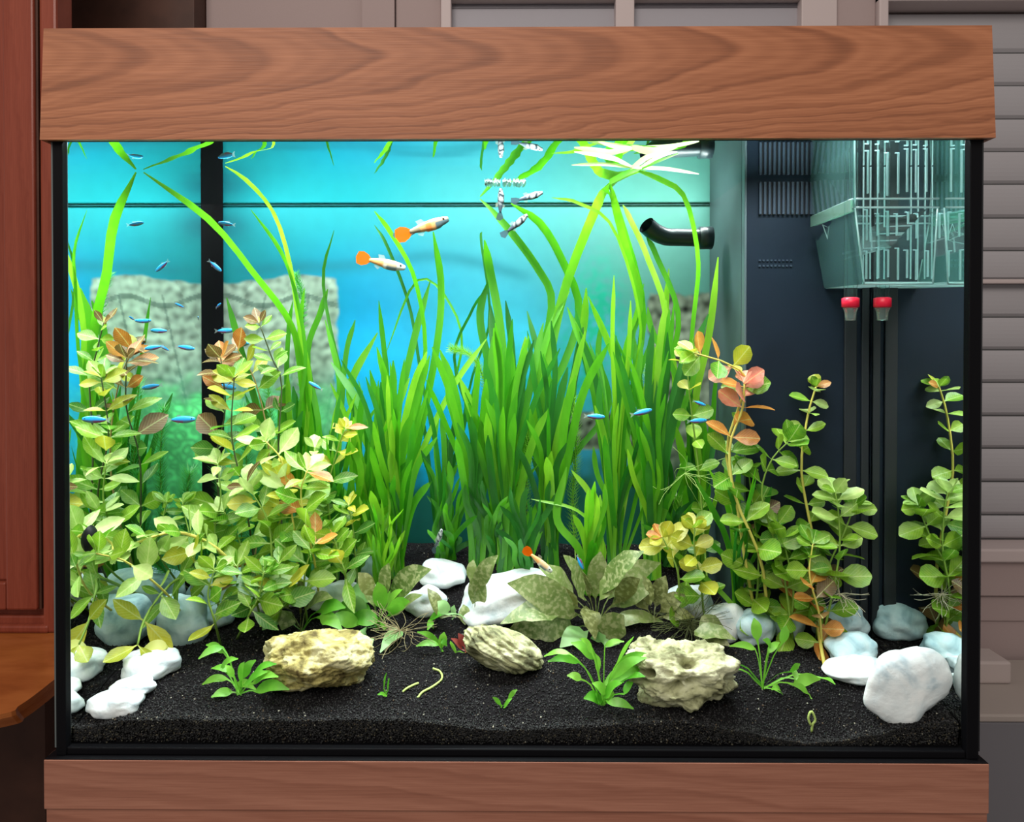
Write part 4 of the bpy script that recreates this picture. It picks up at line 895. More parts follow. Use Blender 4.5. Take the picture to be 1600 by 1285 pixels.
# feathery plants
def featherplant(label, P, rpx, m, n=52, group='feathery stem plants'):
    base = FL(P[0][0], P[0][1]); pts = bez([base] + [put(*q) for q in P[1:]], n)
    t = thing('feathery_plant', label, 'plant', base, group)
    mb = MB(); mb.tube(pts, 0.0009, 5); mb.build('stem', stem_g, t, True)
    mb = MB(); R = rpx*S(pts[-1].y)
    for i in range(int(n*0.12), n):
        td = (pts[min(i+1, n-1)] - pts[i-1]).normalized(); a = td.orthogonal().normalized(); b2 = td.cross(a)
        for k in range(13):
            an = k*2*math.pi/13 + i*0.4; d = (a*math.cos(an) + b2*math.sin(an)) + td*0.5; d.normalize()
            l = R*rnd.uniform(0.7, 1.1); q = pts[i]; s = d.cross(td).normalized()*0.0005
            q1 = q + d*l*0.55 + td*l*0.08; q2 = q + d*l + td*l*0.3
            mb.add([q - s, q + s, q1 + s, q1 - s, q2], [(0, 1, 2, 3), (3, 2, 4)])
    o = mb.build('needles', m, t, True); o['kind'] = 'stuff'
featherplant('feathery plant bending at the top in the centre, over the blue gap', [(770,890),(775,760,.27),(765,650,.27),(755,590,.27),(735,555,.265),(706,545,.26)], 13, feather)
featherplant('upright feathery plant behind the tall centre vallisneria', [(822,890),(822,780,.26),(826,700,.26),(818,640,.26)], 16, feather)
featherplant('feathery plant in front of the stone block print', [(900,890),(895,780,.27),(900,700,.27),(895,625,.27)], 15, feather)
featherplant('feathery plant right of centre under the outlet pipe', [(1010,890),(1015,780,.26),(1020,680,.26),(1012,575,.25)], 17, feather)
featherplant('feathery plant behind the left stem plants, right of the corner strip', [(420,890),(430,800,.28),(425,700,.28),(418,600,.28)], 16, feather_d)
featherplant('deep green feathery plant right beside the black corner strip', [(372,890),(380,800,.28),(385,720,.28),(380,640,.28)], 18, feather_d)
featherplant('feathery plant with curled top at the water-print edge', [(485,890),(478,760,.28),(470,600,.28),(474,480,.28),(462,430,.28)], 12, feather_d)
featherplant('low feathery plant in the back left corner', [(345,900),(350,860,.285),(352,800,.285),(345,740,.285)], 22, feather_d)
featherplant('short feathery plant behind the yellow-green stem plant', [(1060,900),(1062,840,.25),(1058,780,.25)], 18, feather)
featherplant('short feathery plant behind the bluish stones', [(330,925),(325,880,.22),(320,840,.22),(312,800,.22)], 20, feather_d)
featherplant('feathery plant low in the left back, before the mossy print', [(400,895),(398,840,.27),(404,790,.27),(410,740,.27)], 20, feather_d)

# ------------------------------------------------------------------ rosette plants: crypts and plantlets
def rosette(label, name, base, leaves, m, group, dY=0.02, wavy=0.0, fold=0.18, cat='plant', petm=None, wk=0.78):
    if name == 'cryptocoryne': wk = 1.0
    """leaves: (start px,py, tip px,py, width px[, material]) - stalk from base to start, blade to tip"""
    b0 = FL(*base); t = thing(name, label, cat, b0, group)
    for lf in leaves:
        x0, y0, x1, y1, wd = lf[:5]; mm = lf[5] if len(lf) > 5 else m
        ys_ = b0.y + rnd.uniform(-dY, dY*0.3); yt = ys_ + rnd.uniform(-dY, dY*0.5) - (0.012 if y1 > base[1] - 8 else 0)
        p1 = put(x0, y0, ys_, 0.003); p2 = put(x1, y1, yt, 0.003)
        s = S(p1.y); ln = (p2 - p1).length
        pm = b0.lerp(p1, 0.55) + Vector((0, 0, 0.15*(p1-b0).length)); q = p1.lerp(p2, 0.5) + Vector((0, -0.05*ln, 0.14*ln))
        pts = bez([b0 + jit(0.002), pm, p1], 5)[:-1] + bez([p1, q, p2], 9)
        prof = [0.25, 0.70, 0.95, 1.0, 0.95, 0.82, 0.60, 0.32, 0.03]
        wds = [0.0013]*4 + [max(0.0013, wd*wk*s*f) for f in prof]
        nr = Vector((rnd.uniform(-0.9, 0.9), -0.8, rnd.uniform(0.1, 1.3)))
        V, Fc = strip(pts, wds, nr, fold, 0.0, wavy)
        for v in V:
            v.z = max(v.z, gh(v.x, v.y) + 0.0012); v.x = min(max(v.x, XL+.002), XR-.002); v.y = max(v.y, .003)
        obj('leaf', V, Fc, mm, t)
    return t
CR = 'olive-leaved crypts'
rosette('large olive brown crypt with rough spotted leaves in the tank centre', 'cryptocoryne', (932, 985), [
 (895,962,793,912,52),(893,985,795,985,62),(895,935,842,886,38),(912,935,880,868,36),(930,930,938,862,32),(940,925,1006,862,38),(955,930,1032,880,36),
 (960,945,1022,922,34),(938,935,975,890,30),(955,975,1036,972,26),(945,1000,975,962,46),(915,990,875,1012,34,anub_p),(918,950,930,1000,34,crypt_b),(900,950,862,925,34,crypt_b),
 (925,1000,968,1006,34,anub_p),(870,960,782,975,40),(920,930,905,885,30,crypt_b),(965,940,1000,905,30,crypt_b)], crypt_m, CR, 0.03, 0.12, 0.1)
rosette('olive crypt with two upright leaves left of the long white boulder', 'cryptocoryne', (742, 980), [
 (742,925,778,868,26),(745,950,752,896,34),(735,905,740,875,16),(700,960,684,940,20,anub_p),(690,965,668,920,22,crypt_b),(728,975,724,945,20)], crypt_m, CR, 0.02)
rosette('arched olive leaf crypt right behind the holey cream rock', 'cryptocoryne', (1092, 1015), [(1095,985,1130,980,36),(1085,990,1150,1000,30),(1100,995,1140,1010,24,crypt_b)], crypt_m, CR, 0.015, 0.1)
rosette('olive and green crypt clump between vallisneria foot and front gravel', 'cryptocoryne', (590, 988), [
 (612,935,674,890,36),(600,930,608,880,26),(585,935,545,925,30,anub_p),(575,950,520,962,28,anub_m),(600,955,630,920,26,anub_m),(610,960,640,940,24,anub_m),
 (585,945,570,905,28),(596,950,590,910,24,anub_m),(570,955,540,940,24,anub_p),(560,975,508,972,24,anub_m),(590,970,545,972,26,anub_m),(620,960,660,930,22,crypt_m),(580,930,560,895,26,crypt_b),(600,975,600,985,16,anub_m)], crypt_m, CR, 0.03)
rosette('crypt with brown drooping leaves over the pebble row, left', 'cryptocoryne', (470, 990), [
 (455,960,440,985,30),(480,950,520,935,26),(500,965,535,985,22,anub_m),(450,950,425,920,30,crypt_b),(470,945,470,905,28,crypt_b),(440,965,410,985,26,anub_p),(500,955,540,950,22,anub_m)], crypt_m, CR, 0.02)
rosette('crypt with shaded leaves behind the layered tan rock', 'cryptocoryne', (1020, 975), [
 (1010,950,985,920,28,crypt_b),(1025,945,1040,900,26),(1035,955,1070,930,26,crypt_b),(1040,965,1085,965,22),(1015,945,1005,900,24)], crypt_b, CR, 0.02)
PG = 'bright green foreground plantlets'
rosette('bright green plantlet clump in front of the yellow textured rock', 'plantlet', (375, 1088), [
 (355,1062,316,1070,16),(345,1045,372,1030,16),(350,1020,322,1008,16),(375,1065,382,1035,18),(378,1060,400,1032,20),(392,1060,432,1038,20),(395,1068,435,1058,20),
 (400,1080,452,1078,24),(362,1082,330,1090,18),(385,1070,418,1050,18),(365,1058,352,1040,14),(372,1068,400,1078,16),(360,1050,330,1045,16),(348,1012,310,1030,16)], anub_m, PG, 0.02)
rosette('thick bright green plantlet left of the holey cream rock', 'plantlet', (942, 1104), [
 (905,1035,856,1034,18),(890,1022,850,1026,14),(908,1062,886,1056,16),(930,1030,892,1005,24),(925,1020,905,1000,16),(935,1050,930,1022,18),(965,1035,990,995,24),(945,1010,975,1003,12),
 (945,1070,1005,1045,26),(955,1060,1010,1028,22),(960,1045,1015,1022,18),(940,1095,912,1092,24),(950,1098,990,1108,18),(945,1090,972,1068,26),(948,1085,925,1068,20),(975,1065,1008,1058,24),
 (935,1100,930,1085,22),(950,1095,955,1075,24),(975,1085,990,1062,16)], anub_m, PG, 0.022)
rosette('open green plantlet with tall stalks right of the holey cream rock', 'plantlet', (1192, 1078), [
 (1183,1000,1178,966,22),(1180,1015,1140,1010,14),(1222,1005,1228,978,22),(1200,1020,1218,1004,14),(1205,1012,1192,1000,14),(1148,1045,1105,1022,20),(1150,1045,1130,1050,16),
 (1240,1070,1282,1062,24),(1235,1050,1250,1038,16),(1222,1085,1205,1078,16),(1285,1060,1305,1070,12),(1245,1062,1238,1045,12),(1150,1038,1122,1042,14)], anub_m, PG, 0.02)
rosette('two pale heart-shaped leaves on the gravel beside the yellow rock', 'plantlet', (572, 985), [(570,990,574,1034,34),(628,988,594,1020,26)], anub_p, PG, 0.012)
vallis('low dark vallisneria at the back behind the egg-shaped pebble', 705, 875, fill=12, hrange=(740, 845), spread=60, wr=(5, 8), mats=(2, 2, 0))
vallis('low dark vallisneria between the two centre clumps at the very back', 770, 880, fill=12, hrange=(720, 840), spread=70, wr=(5, 9), mats=(2, 2, 0))
vallis('low dark vallisneria behind the rightmost tall one', 1045, 885, fill=12, hrange=(700, 840), spread=70, wr=(5, 9), mats=(2, 2, 0))
vallis('low vallisneria behind the small pale pebble, left of the dense bright clump', 545, 885, fill=10, hrange=(720, 840), spread=60, wr=(5, 9), mats=(2, 0, 0))
rosette('tiny green sprout with three leaves left of the red one', 'plantlet', (690, 1020), [(686,1005,652,988,12),(685,1008,650,1010,14),(690,1012,694,988,18),(690,1000,698,1010,12)], anub_m, PG, 0.008)
rosette('reddish plantlet with one bright green leaf on the layered tan rock', 'plantlet', (728, 1022), [(730,1002,774,994,20),(712,1020,704,1002,16,anub_m),(725,1010,716,990,14,red_m),(728,1010,730,985,14,red_m),(735,1015,742,1000,14,red_m),(722,1015,705,998,12,red_m),(730,1018,745,1010,12,red_m)], anub_m, PG, 0.01)
rosette('lone two-leaved seedling on the open front gravel', 'seedling', (786, 1108), [(788,1106,800,1092,9),(795,1092,808,1078,10),(782,1102,770,1090,9)], anub_m, 'seedlings on the front gravel', 0.004)
rosette('leaf sprout in the gravel behind the lone seedling', 'plantlet', (678, 985), [(672,968,700,958,18),(676,970,668,985,14)], anub_m, PG, 0.006)
rosette('thin forked seedling left on the front gravel', 'seedling', (602, 1090), [(600,1075,604,1052,7),(604,1088,590,1086,8),(606,1080,608,1060,5)], anub_m, 'seedlings on the front gravel', 0.004)
rosette('small spotted leaf standing alone before the white pebble', 'plantlet', (708, 972), [(709,965,710,946,18)], anub_p, PG, 0.004)
rosette('yellowed leaf lying over the rounded white pebble', 'fallen_leaf', (250, 1050), [(262,1012,218,1020,26,lud['y'])], lud['y'], 'fallen leaves', 0.004, cat='leaf')
rosette('green plantlet leaf beside the big white boulder stem', 'plantlet', (1268, 1095), [(1262,1084,1236,1070,12)], anub_m, PG, 0.006)
# curly shoots
sh = stem_g
for (P, lab) in (([(652,1092),(660,1082,.07),(675,1074,.07),(690,1062,.07),(688,1050,.07),(676,1045,.072)], 'pale curled shoot rising from the middle of the front gravel'),
                 ([(1268,1145),(1270,1132,.012),(1274,1125,.012),(1268,1112,.012),(1263,1122,.012),(1267,1134,.012)], 'small looped shoot at the front gravel edge, right of centre'),
                 ([(628,1084),(636,1076,.075),(648,1070,.078),(654,1068,.078)], 'short bent shoot left of the curled one')):
    b0 = FL(*P[0]); pts_ = bez([b0] + [put(*q, clear=0.001) for q in P[1:]], 18); mb = MB(); mb.tube(pts_, 0.0011, 5)
    tag(mb.build('shoot', plain('pale_shoot', (0.42, 0.55, 0.15), 0.5), None, True, origin=b0), lab, 'shoot', 'shoots on the front gravel')
# roots (stuff) at right cluster, tangle behind crypt
def rootmass(name, label, px, py, Y, n, rad, col, base=None):
    c0 = put(px, py, Y); mb = MB()
    for i in range(n):
        a = rnd.uniform(0, 6.28); P = [c0]
        p = c0.copy(); d = Vector((math.cos(a), rnd.uniform(-.3, .3), math.sin(a)*.6))
        for k in range(4): d += jit(0.6); p = p + d.normalized()*rad/4; q = p.copy(); q.z = max(q.z, gh(q.x, q.y)+.001); P.append(q)
        mb.tube(bez(P, 8), 0.00028, 3, cap=False)
    o = mb.build(name, plain(name + '_m', col, 0.6), None, True, origin=c0); tag(o, label, 'roots', kind='stuff')
rootmass('water_roots', 'fine pale water roots sticking out right of the right stem cluster', 1312, 928, .12, 26, .03, (0.62, 0.58, 0.42))
rootmass('root_tangle', 'dark tangle of fine roots at the foot of the right vallisneria', 1080, 975, .15, 90, .045, (0.10, 0.12, 0.04))
rootmass('root_wisps', 'thin pale root wisps among the right vallisneria blades', 1070, 740, .2, 14, .05, (0.5, 0.75, 0.2))
rootmass('root_litter', 'straw-coloured root litter on the gravel under the crypt clump', 625, 985, .12, 40, .04, (0.32, 0.27, 0.14))

# ------------------------------------------------------------------ fish
def fish_mesh(kind):
    secs = 22; V = []; cols = []; n = 12
    neon = kind == 'neon'
    for i in range(secs):
        u = i/(secs-1)                                    # 0 nose .. 1 tail root
        if neon: h = 0.135*math.sin(math.pi*min(1, (u*0.88+0.06)))**0.75*(1 - 0.25*u) + 0.01; wd = h*0.5
        else: h = (0.105*math.sin(math.pi*min(1, u*0.9+0.05))**0.7*(1-0.45*u) + 0.018); wd = h*0.62
        for j in range(n):
            a = 2*math.pi*j/n; y = math.cos(a)*wd; z = math.sin(a)*h
            if not neon and z < 0 and 0.2 < u < 0.6: z *= 1.2
            V.append(Vector((0.5 - u*0.80, y, z)))
            if neon:
                if math.sin(a) > 0.9: c = (0.01, 0.05, 0.10)
                elif math.sin(a) > -0.35: c = (0.02, 0.42, 1.0)
                elif u > 0.5: c = (0.22, 0.03, 0.12)
                else: c = (0.08, 0.16, 0.24)
            elif kind == 'orange':
                c = (0.72, 0.50, 0.28) if math.sin(a) > -0.2 else (0.7, 0.7, 0.62)
                if u > 0.6: c = (0.85, 0.42, 0.14)
                if math.sin(a) < -0.2 and 0.2 < u < 0.5: c = (0.14, 0.22, 0.24)
                if u < 0.2: c = (0.62, 0.66, 0.60)
            elif kind == 'orange_dark':
                c = (0.78, 0.38, 0.14)
                if u < 0.35 and math.sin(a) < 0.3: c = (0.10, 0.15, 0.17)
                if 0.45 < u < 0.6: c = (0.75, 0.22, 0.05)
                if u > 0.75: c = (0.30, 0.25, 0.16)
            else:
                c = (0.34, 0.38, 0.40)
                if noise.noise(Vector((u*9, math.sin(a)*2, math.cos(a)*2))) > 0.02: c = (0.05, 0.07, 0.09)
                elif u < 0.5: c = (0.5, 0.54, 0.55)
                if u > 0.7: c = (0.10, 0.13, 0.17)
            cols.append(c)
    Fc = [(i*n+j, i*n+(j+1)%n, (i+1)*n+(j+1)%n, (i+1)*n+j) for i in range(secs-1) for j in range(n)]
    Fc += [tuple(range(n-1, -1, -1)), tuple((secs-1)*n+j for j in range(n))]
    return me_from('body', V, Fc, fishm, True, cols)
fishm = vcol('fish_skin', 0.3, 0.15, 30, 0.6)
eyem = plain('fish_eye', (0.004, 0.004, 0.006), 0.15, 0.8)
def finmat(name, col, a=0.5):
    m, nt, out = mat(name); d = N(nt, 'ShaderNodeBsdfDiffuse'); d.inputs[0].default_value = (*col, 1); t = N(nt, 'ShaderNodeBsdfTranslucent'); t.inputs[0].default_value = (*col, 1)
    tr = N(nt, 'ShaderNodeBsdfTransparent'); m1 = N(nt, 'ShaderNodeMixShader'); L(nt, d.outputs[0], m1.inputs[1]); L(nt, t.outputs[0], m1.inputs[2])
    m2 = N(nt, 'ShaderNodeMixShader'); m2.inputs[0].default_value = a; L(nt, tr.outputs[0], m2.inputs[1]); L(nt, m1.outputs[0], m2.inputs[2]); L(nt, m2.outputs[0], out.inputs[0]); return m
fin_clear = finmat('clear_fin', (0.7, 0.8, 0.8), 0.35); fin_or = finmat('orange_tail_fin', (0.85, 0.13, 0.004), 0.97); fin_dk = finmat('dark_tail_fin', (0.08, 0.11, 0.15), 0.85); fin_wh = finmat('whitish_fin', (0.6, 0.6, 0.5), 0.4)
def fan(pts, z=0.0): return [Vector((x, 0.004*math.sin(i*1.7), zz)) for i, (x, zz) in enumerate(pts)]
def fin_me(name, pts, m):
    c = Vector((sum(p[0] for p in pts)/len(pts), 0.008, sum(p[1] for p in pts)/len(pts))); V = fan(pts) + [c]; n = len(pts)
    return me_from(name, V, [(i, (i+1) % n, n) for i in range(n)], m, True)
FM = {}
def fish_proto(kind):
    if kind in FM: return FM[kind]
    parts = [('body', fish_mesh('neon' if kind == 'neon' else kind.replace('_l', '')))]
    tm = {'neon': fin_clear, 'orange': fin_or, 'orange_dark': fin_or, 'grey': fin_dk}[kind]
    if kind == 'neon': tail = [(-0.27, 0.02), (-0.48, 0.12), (-0.42, 0.0), (-0.48, -0.12), (-0.27, -0.02)]
    elif kind == 'grey': tail = [(-0.26, 0.03), (-0.38, 0.10), (-0.54, 0.14), (-0.58, 0.0), (-0.50, -0.12), (-0.36, -0.08), (-0.26, -0.03)]
    else: tail = [(-0.26, 0.03), (-0.34, 0.11), (-0.45, 0.155), (-0.56, 0.13), (-0.60, 0.0), (-0.56, -0.13), (-0.45, -0.155), (-0.34, -0.11), (-0.26, -0.03)]
    parts.append(('tail_fin', fin_me('tail_fin', tail, tm)))
    parts.append(('dorsal_fin', fin_me('dorsal_fin', [(0.06, 0.07), (-0.01, 0.17), (-0.13, 0.16), (-0.10, 0.06)], fin_clear if kind == 'neon' else fin_wh)))
    parts.append(('anal_fin', fin_me('anal_fin', [(0.0, -0.07), (-0.08, -0.16), (-0.16, -0.11), (-0.17, -0.05)], fin_clear if kind == 'neon' else fin_wh)))
    bm = bmesh.new()
    for s in (-1, 1):
        r = bmesh.ops.create_icosphere(bm, subdivisions=1, radius=0.028)
        for v in r['verts']: v.co += Vector((0.40, s*(0.030 if kind == 'neon' else 0.034), 0.025))
    me = bpy.data.meshes.new('eye'); bm.to_mesh(me); bm.free(); me.materials.append(eyem); parts.append(('eyes', me))
    FM[kind] = parts; return parts
def fish(name, label, kind, px, py, Y, length, ang, yaw=0.0, group=None):
    """ang: heading in the picture, 0 = right, 90 = up; yaw turns towards the viewer"""
    p = W(px, py, Y); t = thing(name, label, 'fish', p, group)
    a = math.radians(ang); yw = math.radians(yaw)
    hx_ = Vector((math.cos(a)*math.cos(yw), -math.sin(yw), math.sin(a)*math.cos(yw))).normalized()
    up = Vector((0, 0, 1)) if abs(hx_.z) < 0.9 else Vector((-1, 0, 0)); y = up.cross(hx_).normalized(); z = hx_.cross(y)
    Mx = Matrix(((hx_.x, y.x, z.x), (hx_.y, y.y, z.y), (hx_.z, y.z, z.z))).to_4x4()
    t.matrix_world = Matrix.Translation(p) @ Mx @ Matrix.Scale(length*S(Y), 4)
    for nm, me in fish_proto(kind):
        o = bpy.data.objects.new(nm, me); C.objects.link(o); o.parent = t
    return t
NG = 'small blue-striped tetras'
TET = [(355,350,.22,28,172,0,'blue-striped tetra just below the surface in front of the black corner strip'),
 (335,415,.24,28,-40,0,'tetra diving over the black corner strip, above the ruin print'),
 (341,478,.27,17,30,35,'tiny tetra on the black strip at ruin height'),
 (350,517,.25,32,2,0,'bright tetra crossing the black strip, level with the ruin'),
 (343,545,.25,18,35,20,'short tetra under the bright one on the black strip'),
 (373,538,.24,32,4,0,'tetra right of the black strip just above brown leaves'),
 (352,604,.24,34,-10,0,'tetra between brown leaves on the black strip'),
 (494,604,.2,26,150,0,'tetra among vallisneria blades at the ruin print edge'),
 (282,656,.12,46,2,0,'larger bright tetra before the mossy left print'),
 (222,502,.13,28,4,0,'tetra left, in front of the mirrored ruin'),
 (288,543,.19,32,-8,0,'tetra left of the strip, above the brown leaves'),
 (310,498,.18,14,60,60,'tetra seen nearly head-on left of the strip'),
 (210,606,.14,26,20,0,'faint tetra behind the left pane leaves'),
 (928,651,.15,34,-3,0,'tetra in front of the printed stone blocks, left one of the pair'),
 (1001,645,.15,36,14,0,'tetra tilted upward before the printed stone blocks'),
 (1092,630,.14,22,-20,0,'tetra peeking out left of the pink leaves'),
 (1088,658,.14,32,3,0,'lower tetra left of the orange leaves'),
 (906,878,.12,26,-65,0,'tetra diving over the olive crypt')]
for (px, py, Y, ln, an, yw, lab) in TET: fish('neon_tetra', lab, 'neon', px, py, Y, ln, an, yw, NG)
GG = 'guppies'
fish('guppy', 'pale guppy with a round orange tail heading right and down', 'orange', 598, 411, .14, 72, -13, 0, GG)
fish('guppy', 'orange guppy with a folded orange tail heading up to the right', 'orange_dark', 663, 355, .14, 80, 20, -8, GG)
fish('guppy', 'small translucent guppy half hidden behind the orange one', 'grey', 632, 366, .16, 36, 5, 20, GG)
fish('guppy', 'grey guppy with dark tail just under the surface, heading right', 'grey', 825, 308, .13, 48, 17, 0, GG)
fish('guppy', 'speckled black and white guppy heading up right, lowest of the three', 'grey', 805, 352, .13, 50, 38, 15, GG)
fish('guppy', 'speckled guppy swimming straight up beside the bubbles', 'grey', 782, 318, .14, 46, 88, 10, GG)
fish('guppy', 'pale guppy hanging head up in the dark gap near the egg-shaped pebble', 'grey', 684, 845, .2, 44, 70, 20, GG)
fish('guppy', 'guppy with orange tail over the left side of the olive crypt', 'orange', 842, 877, .14, 52, -38, 10, GG)
# bubbles at the surface
bmx = bmesh.new(); c0 = W(790, 288, .185)
for i in range(46):
    u = rnd.random(); p = W(758 + 62*u, 296 - 12*u, .185); r = rnd.uniform(.0006, .0017)
    q = bmesh.ops.create_icosphere(bmx, subdivisions=1, radius=r)
    for v in q['verts']: v.co += Vector((p.x + rnd.uniform(-.001, .001), .185 + rnd.uniform(-.015, .015), ZW - .0016)) - Vector((c0.x, .185, ZW))
me = bpy.data.meshes.new('bubbles'); bmx.to_mesh(me); bmx.free(); me.materials.append(plain('white_bubble', (0.85, 0.95, 0.95), 0.1, 0.8))
o = link('bubbles', me, None, (c0.x, .185, ZW)); tag(o, 'cluster of small white bubbles floating at the surface near the guppies', 'bubbles', kind='stuff')
# black magnet at the left pane
mg = MB(); p = W(124, 842, .03); mg.lathe((0, 0, 0), [(0.0005, -0.009), (0.010, -0.009), (0.0145, -0.006), (0.016, 0), (0.0145, .006), (0.010, .009), (0.0005, .009)], 24)
V = [Matrix.Rotation(math.radians(80), 3, 'X') @ v for v in mg.V]
o = obj('algae_magnet', [v + p for v in V], mg.F, plain('black_magnet', (0.005, 0.005, 0.006), 0.5, 0.2), None, True, origin=p); tag(o, 'round black magnet cleaner at the left pane behind a leaf', 'magnet')

# ------------------------------------------------------------------ clear breeding box
plast = clearmat('clear_green_plastic', (0.80, 0.97, 0.93), 0.10, 0.13, (0.32, 0.70, 0.68))
plast2 = clearmat('clear_plastic', (0.93, 0.99, 0.98), 0.08, 0.015, (0.7, 0.9, 0.95))
edgem = clearmat('highlit_plastic', (0.85, 0.97, 0.96), 0.4, 0.36, (0.80, 0.96, 1.0))  # pale translucent tint puts highlight lines into the edges and ribs
bx0 = W(1336, 320, .035)
bb = thing('breeding_box', 'clear plastic breeding box hanging in the top right corner', 'breeding box', W(1400, 445, .1))
FYb, BYb = 0.035, 0.165
XRb = XR - 0.003
def quadslab(name, P, th, m):
    a, b_, c, d = [Vector(p) for p in P]; n = (b_ - a).cross(d - a).normalized()*th
    V = [a, b_, c, d, a+n, b_+n, c+n, d+n]; return obj(name, V, [(0,1,2,3),(7,6,5,4),(0,4,5,1),(1,5,6,2),(2,6,7,3),(3,7,4,0)], m, bb, False)
fl_t_, fl_m_, fl_b_ = W(1335, 200, FYb), W(1336, 325, FYb), W(1350, 444, FYb)
bl_t_, bl_m_, bl_b_ = W(1267, 255, BYb), W(1272, 350, BYb), W(1290, 450, BYb)
zt_b = ZW + 0.02
for q in (fl_t_, bl_t_): q.z = zt_b
fr_t_, fr_m_, fr_b_ = Vector((XRb, FYb, zt_b)), Vector((XRb, FYb, fl_m_.z)), Vector((XRb - 0.004, FYb, fl_b_.z))
br_t_, br_m_, br_b_ = Vector((XRb, BYb, zt_b)), Vector((XRb, BYb, bl_m_.z)), Vector((XRb - 0.004, BYb, bl_b_.z))
quadslab('upper_wall', [fl_t_, bl_t_, bl_m_, fl_m_], 0.0015, plast); quadslab('lower_wall', [fl_m_, bl_m_, bl_b_, fl_b_], 0.0015, plast)
quadslab('upper_wall', [fl_t_, fl_m_, fr_m_, fr_t_], 0.0015, plast2); quadslab('lower_wall', [fl_m_, fl_b_, fr_b_, fr_m_], 0.0015, plast2)
quadslab('back_wall', [bl_t_, br_t_, br_m_, bl_m_], 0.0015, plast2); quadslab('back_wall', [bl_m_, br_m_, br_b_, bl_b_], 0.0015, plast2)
quadslab('floor_plate', [fl_b_, fr_b_, br_b_, bl_b_], 0.002, edgem)
b = MB()
def bar(p, q, r=0.0008): b.tube([p, q], r, 5)
for p, q in ((fl_t_, fl_m_), (fl_m_, fl_b_), (bl_t_, bl_m_), (bl_m_, bl_b_), (fl_b_, bl_b_), (fl_b_, fr_b_), (bl_b_, br_b_), (fr_m_, fr_b_)): bar(p, q)
b.build('edge_highlight', edgem, bb, True)  # added bars standing in for bright highlights along the box edges
b = MB()
up = Vector((0, 0, 0.008))
for p, q in ((fl_m_, bl_m_), (fl_m_, fr_m_), (bl_m_, br_m_)):
    o_ = Vector((-0.002, 0, 0)) if p is fl_m_ and q is bl_m_ else Vector((0, -0.002, 0))
    bar(p + o_, q + o_, 0.001); bar(p + up + o_, q + up + o_, 0.001)
b.build('collar_rim', edgem, bb, True)
quadslab('collar', [fl_m_ + up*1 + Vector((-.003,0,0)), bl_m_ + up + Vector((-.003,0,0)), bl_m_ - up*0.4 + Vector((-.003,0,0)), fl_m_ - up*0.4 + Vector((-.003,0,0))], 0.001, clearmat('collar_plastic', (0.8, 0.98, 0.9), 0.4, 0.30, (0.6, 0.95, 0.8)))
# slotted plates: thin vertical bars in front, lower and upper rows
for row, (ya, yb_) in enumerate(((390, 436), (330, 372), (235, 300))):
    for k in range(9):
        px = 1356 + k*15.5 + rnd.uniform(-2, 2); Yb = FYb + 0.003 if row != 1 else FYb + 0.02
        p, q = W(px, ya + rnd.uniform(-4, 4), Yb), W(px + 1, yb_ + rnd.uniform(-4, 6), Yb)
        if p.x > XRb - 0.006: continue
        bq = MB(); w_ = 0.0007; bq.box((p.x - w_, p.y, q.z), (p.x + w_, p.y + 0.0015, p.z)); 
        bq.box((p.x - 0.003, p.y, p.z - 0.0008), (p.x, p.y + 0.0015, p.z)); bq.build('slot_rib', edgem, bb)
for k in range(12):
    px = 1350 + k*11; p, q = W(px, 232, .11), W(px + 2, 436, .11)
    if p.x > XRb - 0.004: continue
    bq = MB(); bq.box((p.x - 0.0005, .11, q.z), (p.x + 0.0005, .1115, ZW - 0.001)); bq.build('divider_rib', edgem, bb)
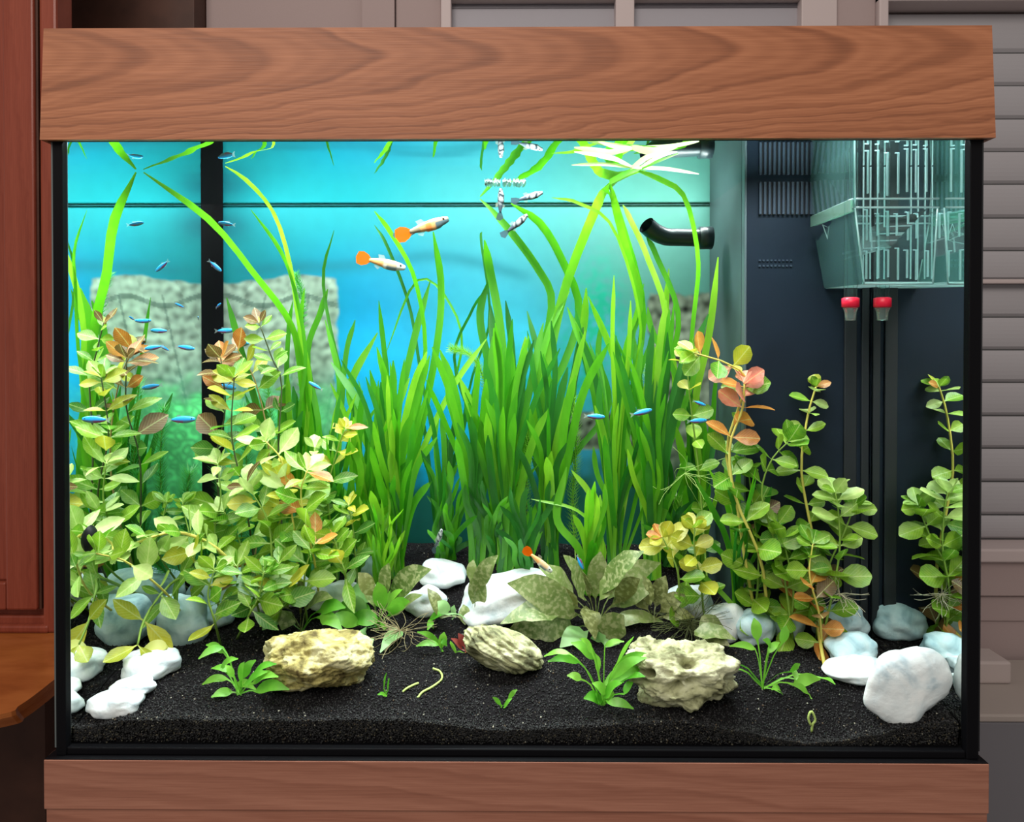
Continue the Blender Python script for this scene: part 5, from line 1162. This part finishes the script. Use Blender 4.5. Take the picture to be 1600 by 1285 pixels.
# V-shaped slanted grids inside
va, vb = fl_m_ + Vector((0.004, 0.01, 0)), bl_m_ + Vector((0.004, -0.01, 0))
for sgn in (-1, 1):
    midx = (fl_m_.x + XRb)/2; xo = fl_m_.x + 0.006 if sgn < 0 else XRb - 0.004
    quadslab('sloped_grid', [Vector((xo, FYb + .008, fl_m_.z)), Vector((xo, BYb - .008, fl_m_.z)), Vector((midx, BYb - .008, fl_m_.z - .035)), Vector((midx, FYb + .008, fl_m_.z - .035))], 0.001, plast2)
b = MB()
for (x0, x1) in ((1285, 1302), (1302, 1318)):
    p, q = W(x0, 350, .12), W((x0+x1)/2, 374, .12); r_ = W(x1, 350, .12)
    b.tube([p, q], .0005, 4); b.tube([q, r_], .0005, 4)
b.build('v_rib', edgem, bb)
# two tubes with red rings
redm = plain('red_ring', (0.85, 0.01, 0.05), 0.35, 0.5)
for px in (1329, 1379):
    Yt = .050; p = W(px, 455, Yt); r = 0.0058
    tb_ = thing('airline_tube', 'clear tube with red ring under the breeding box, ' + ('nearer the tank centre' if px < 1350 else 'nearer the right pane'), 'tube', Vector((p.x, Yt, W(px, 500, Yt).z)), 'tubes under the breeding box')
    zt = ZW - .002; b = MB(); b.lathe((p.x, Yt, 0), [(r, W(px, 480, Yt).z), (r, zt)], 16); b.lathe((p.x, Yt, 0), [(r*.45, W(px, 480, Yt).z), (r*.45, zt)], 12); b.build('pipe', plast2, tb_, True)
    b = MB(); z0_, z1_ = W(px, 481, Yt).z, W(px, 465, Yt).z; R_ = 0.0078
    b.lathe((p.x, Yt, 0), [(r, z0_), (R_, z0_ + .0008), (R_, z1_ - .0008), (r, z1_)], 20); b.build('red_ring', redm, tb_, True)
    b = MB(); zb2 = W(px, 501, Yt).z; b.lathe((p.x, Yt, 0), [(0.0004, zb2), (.0042, zb2), (.0048, zb2 + .003), (.0052, z0_ - .004), (.007, z0_)], 18); b.lathe((p.x, Yt, 0), [(.0051, zb2 + .0005), (.0052, zb2 + .001)], 18)
    b.build('clear_cap', clearmat('cap_plastic', (0.75, 0.85, 0.85), 0.4, 0.15), tb_, True)
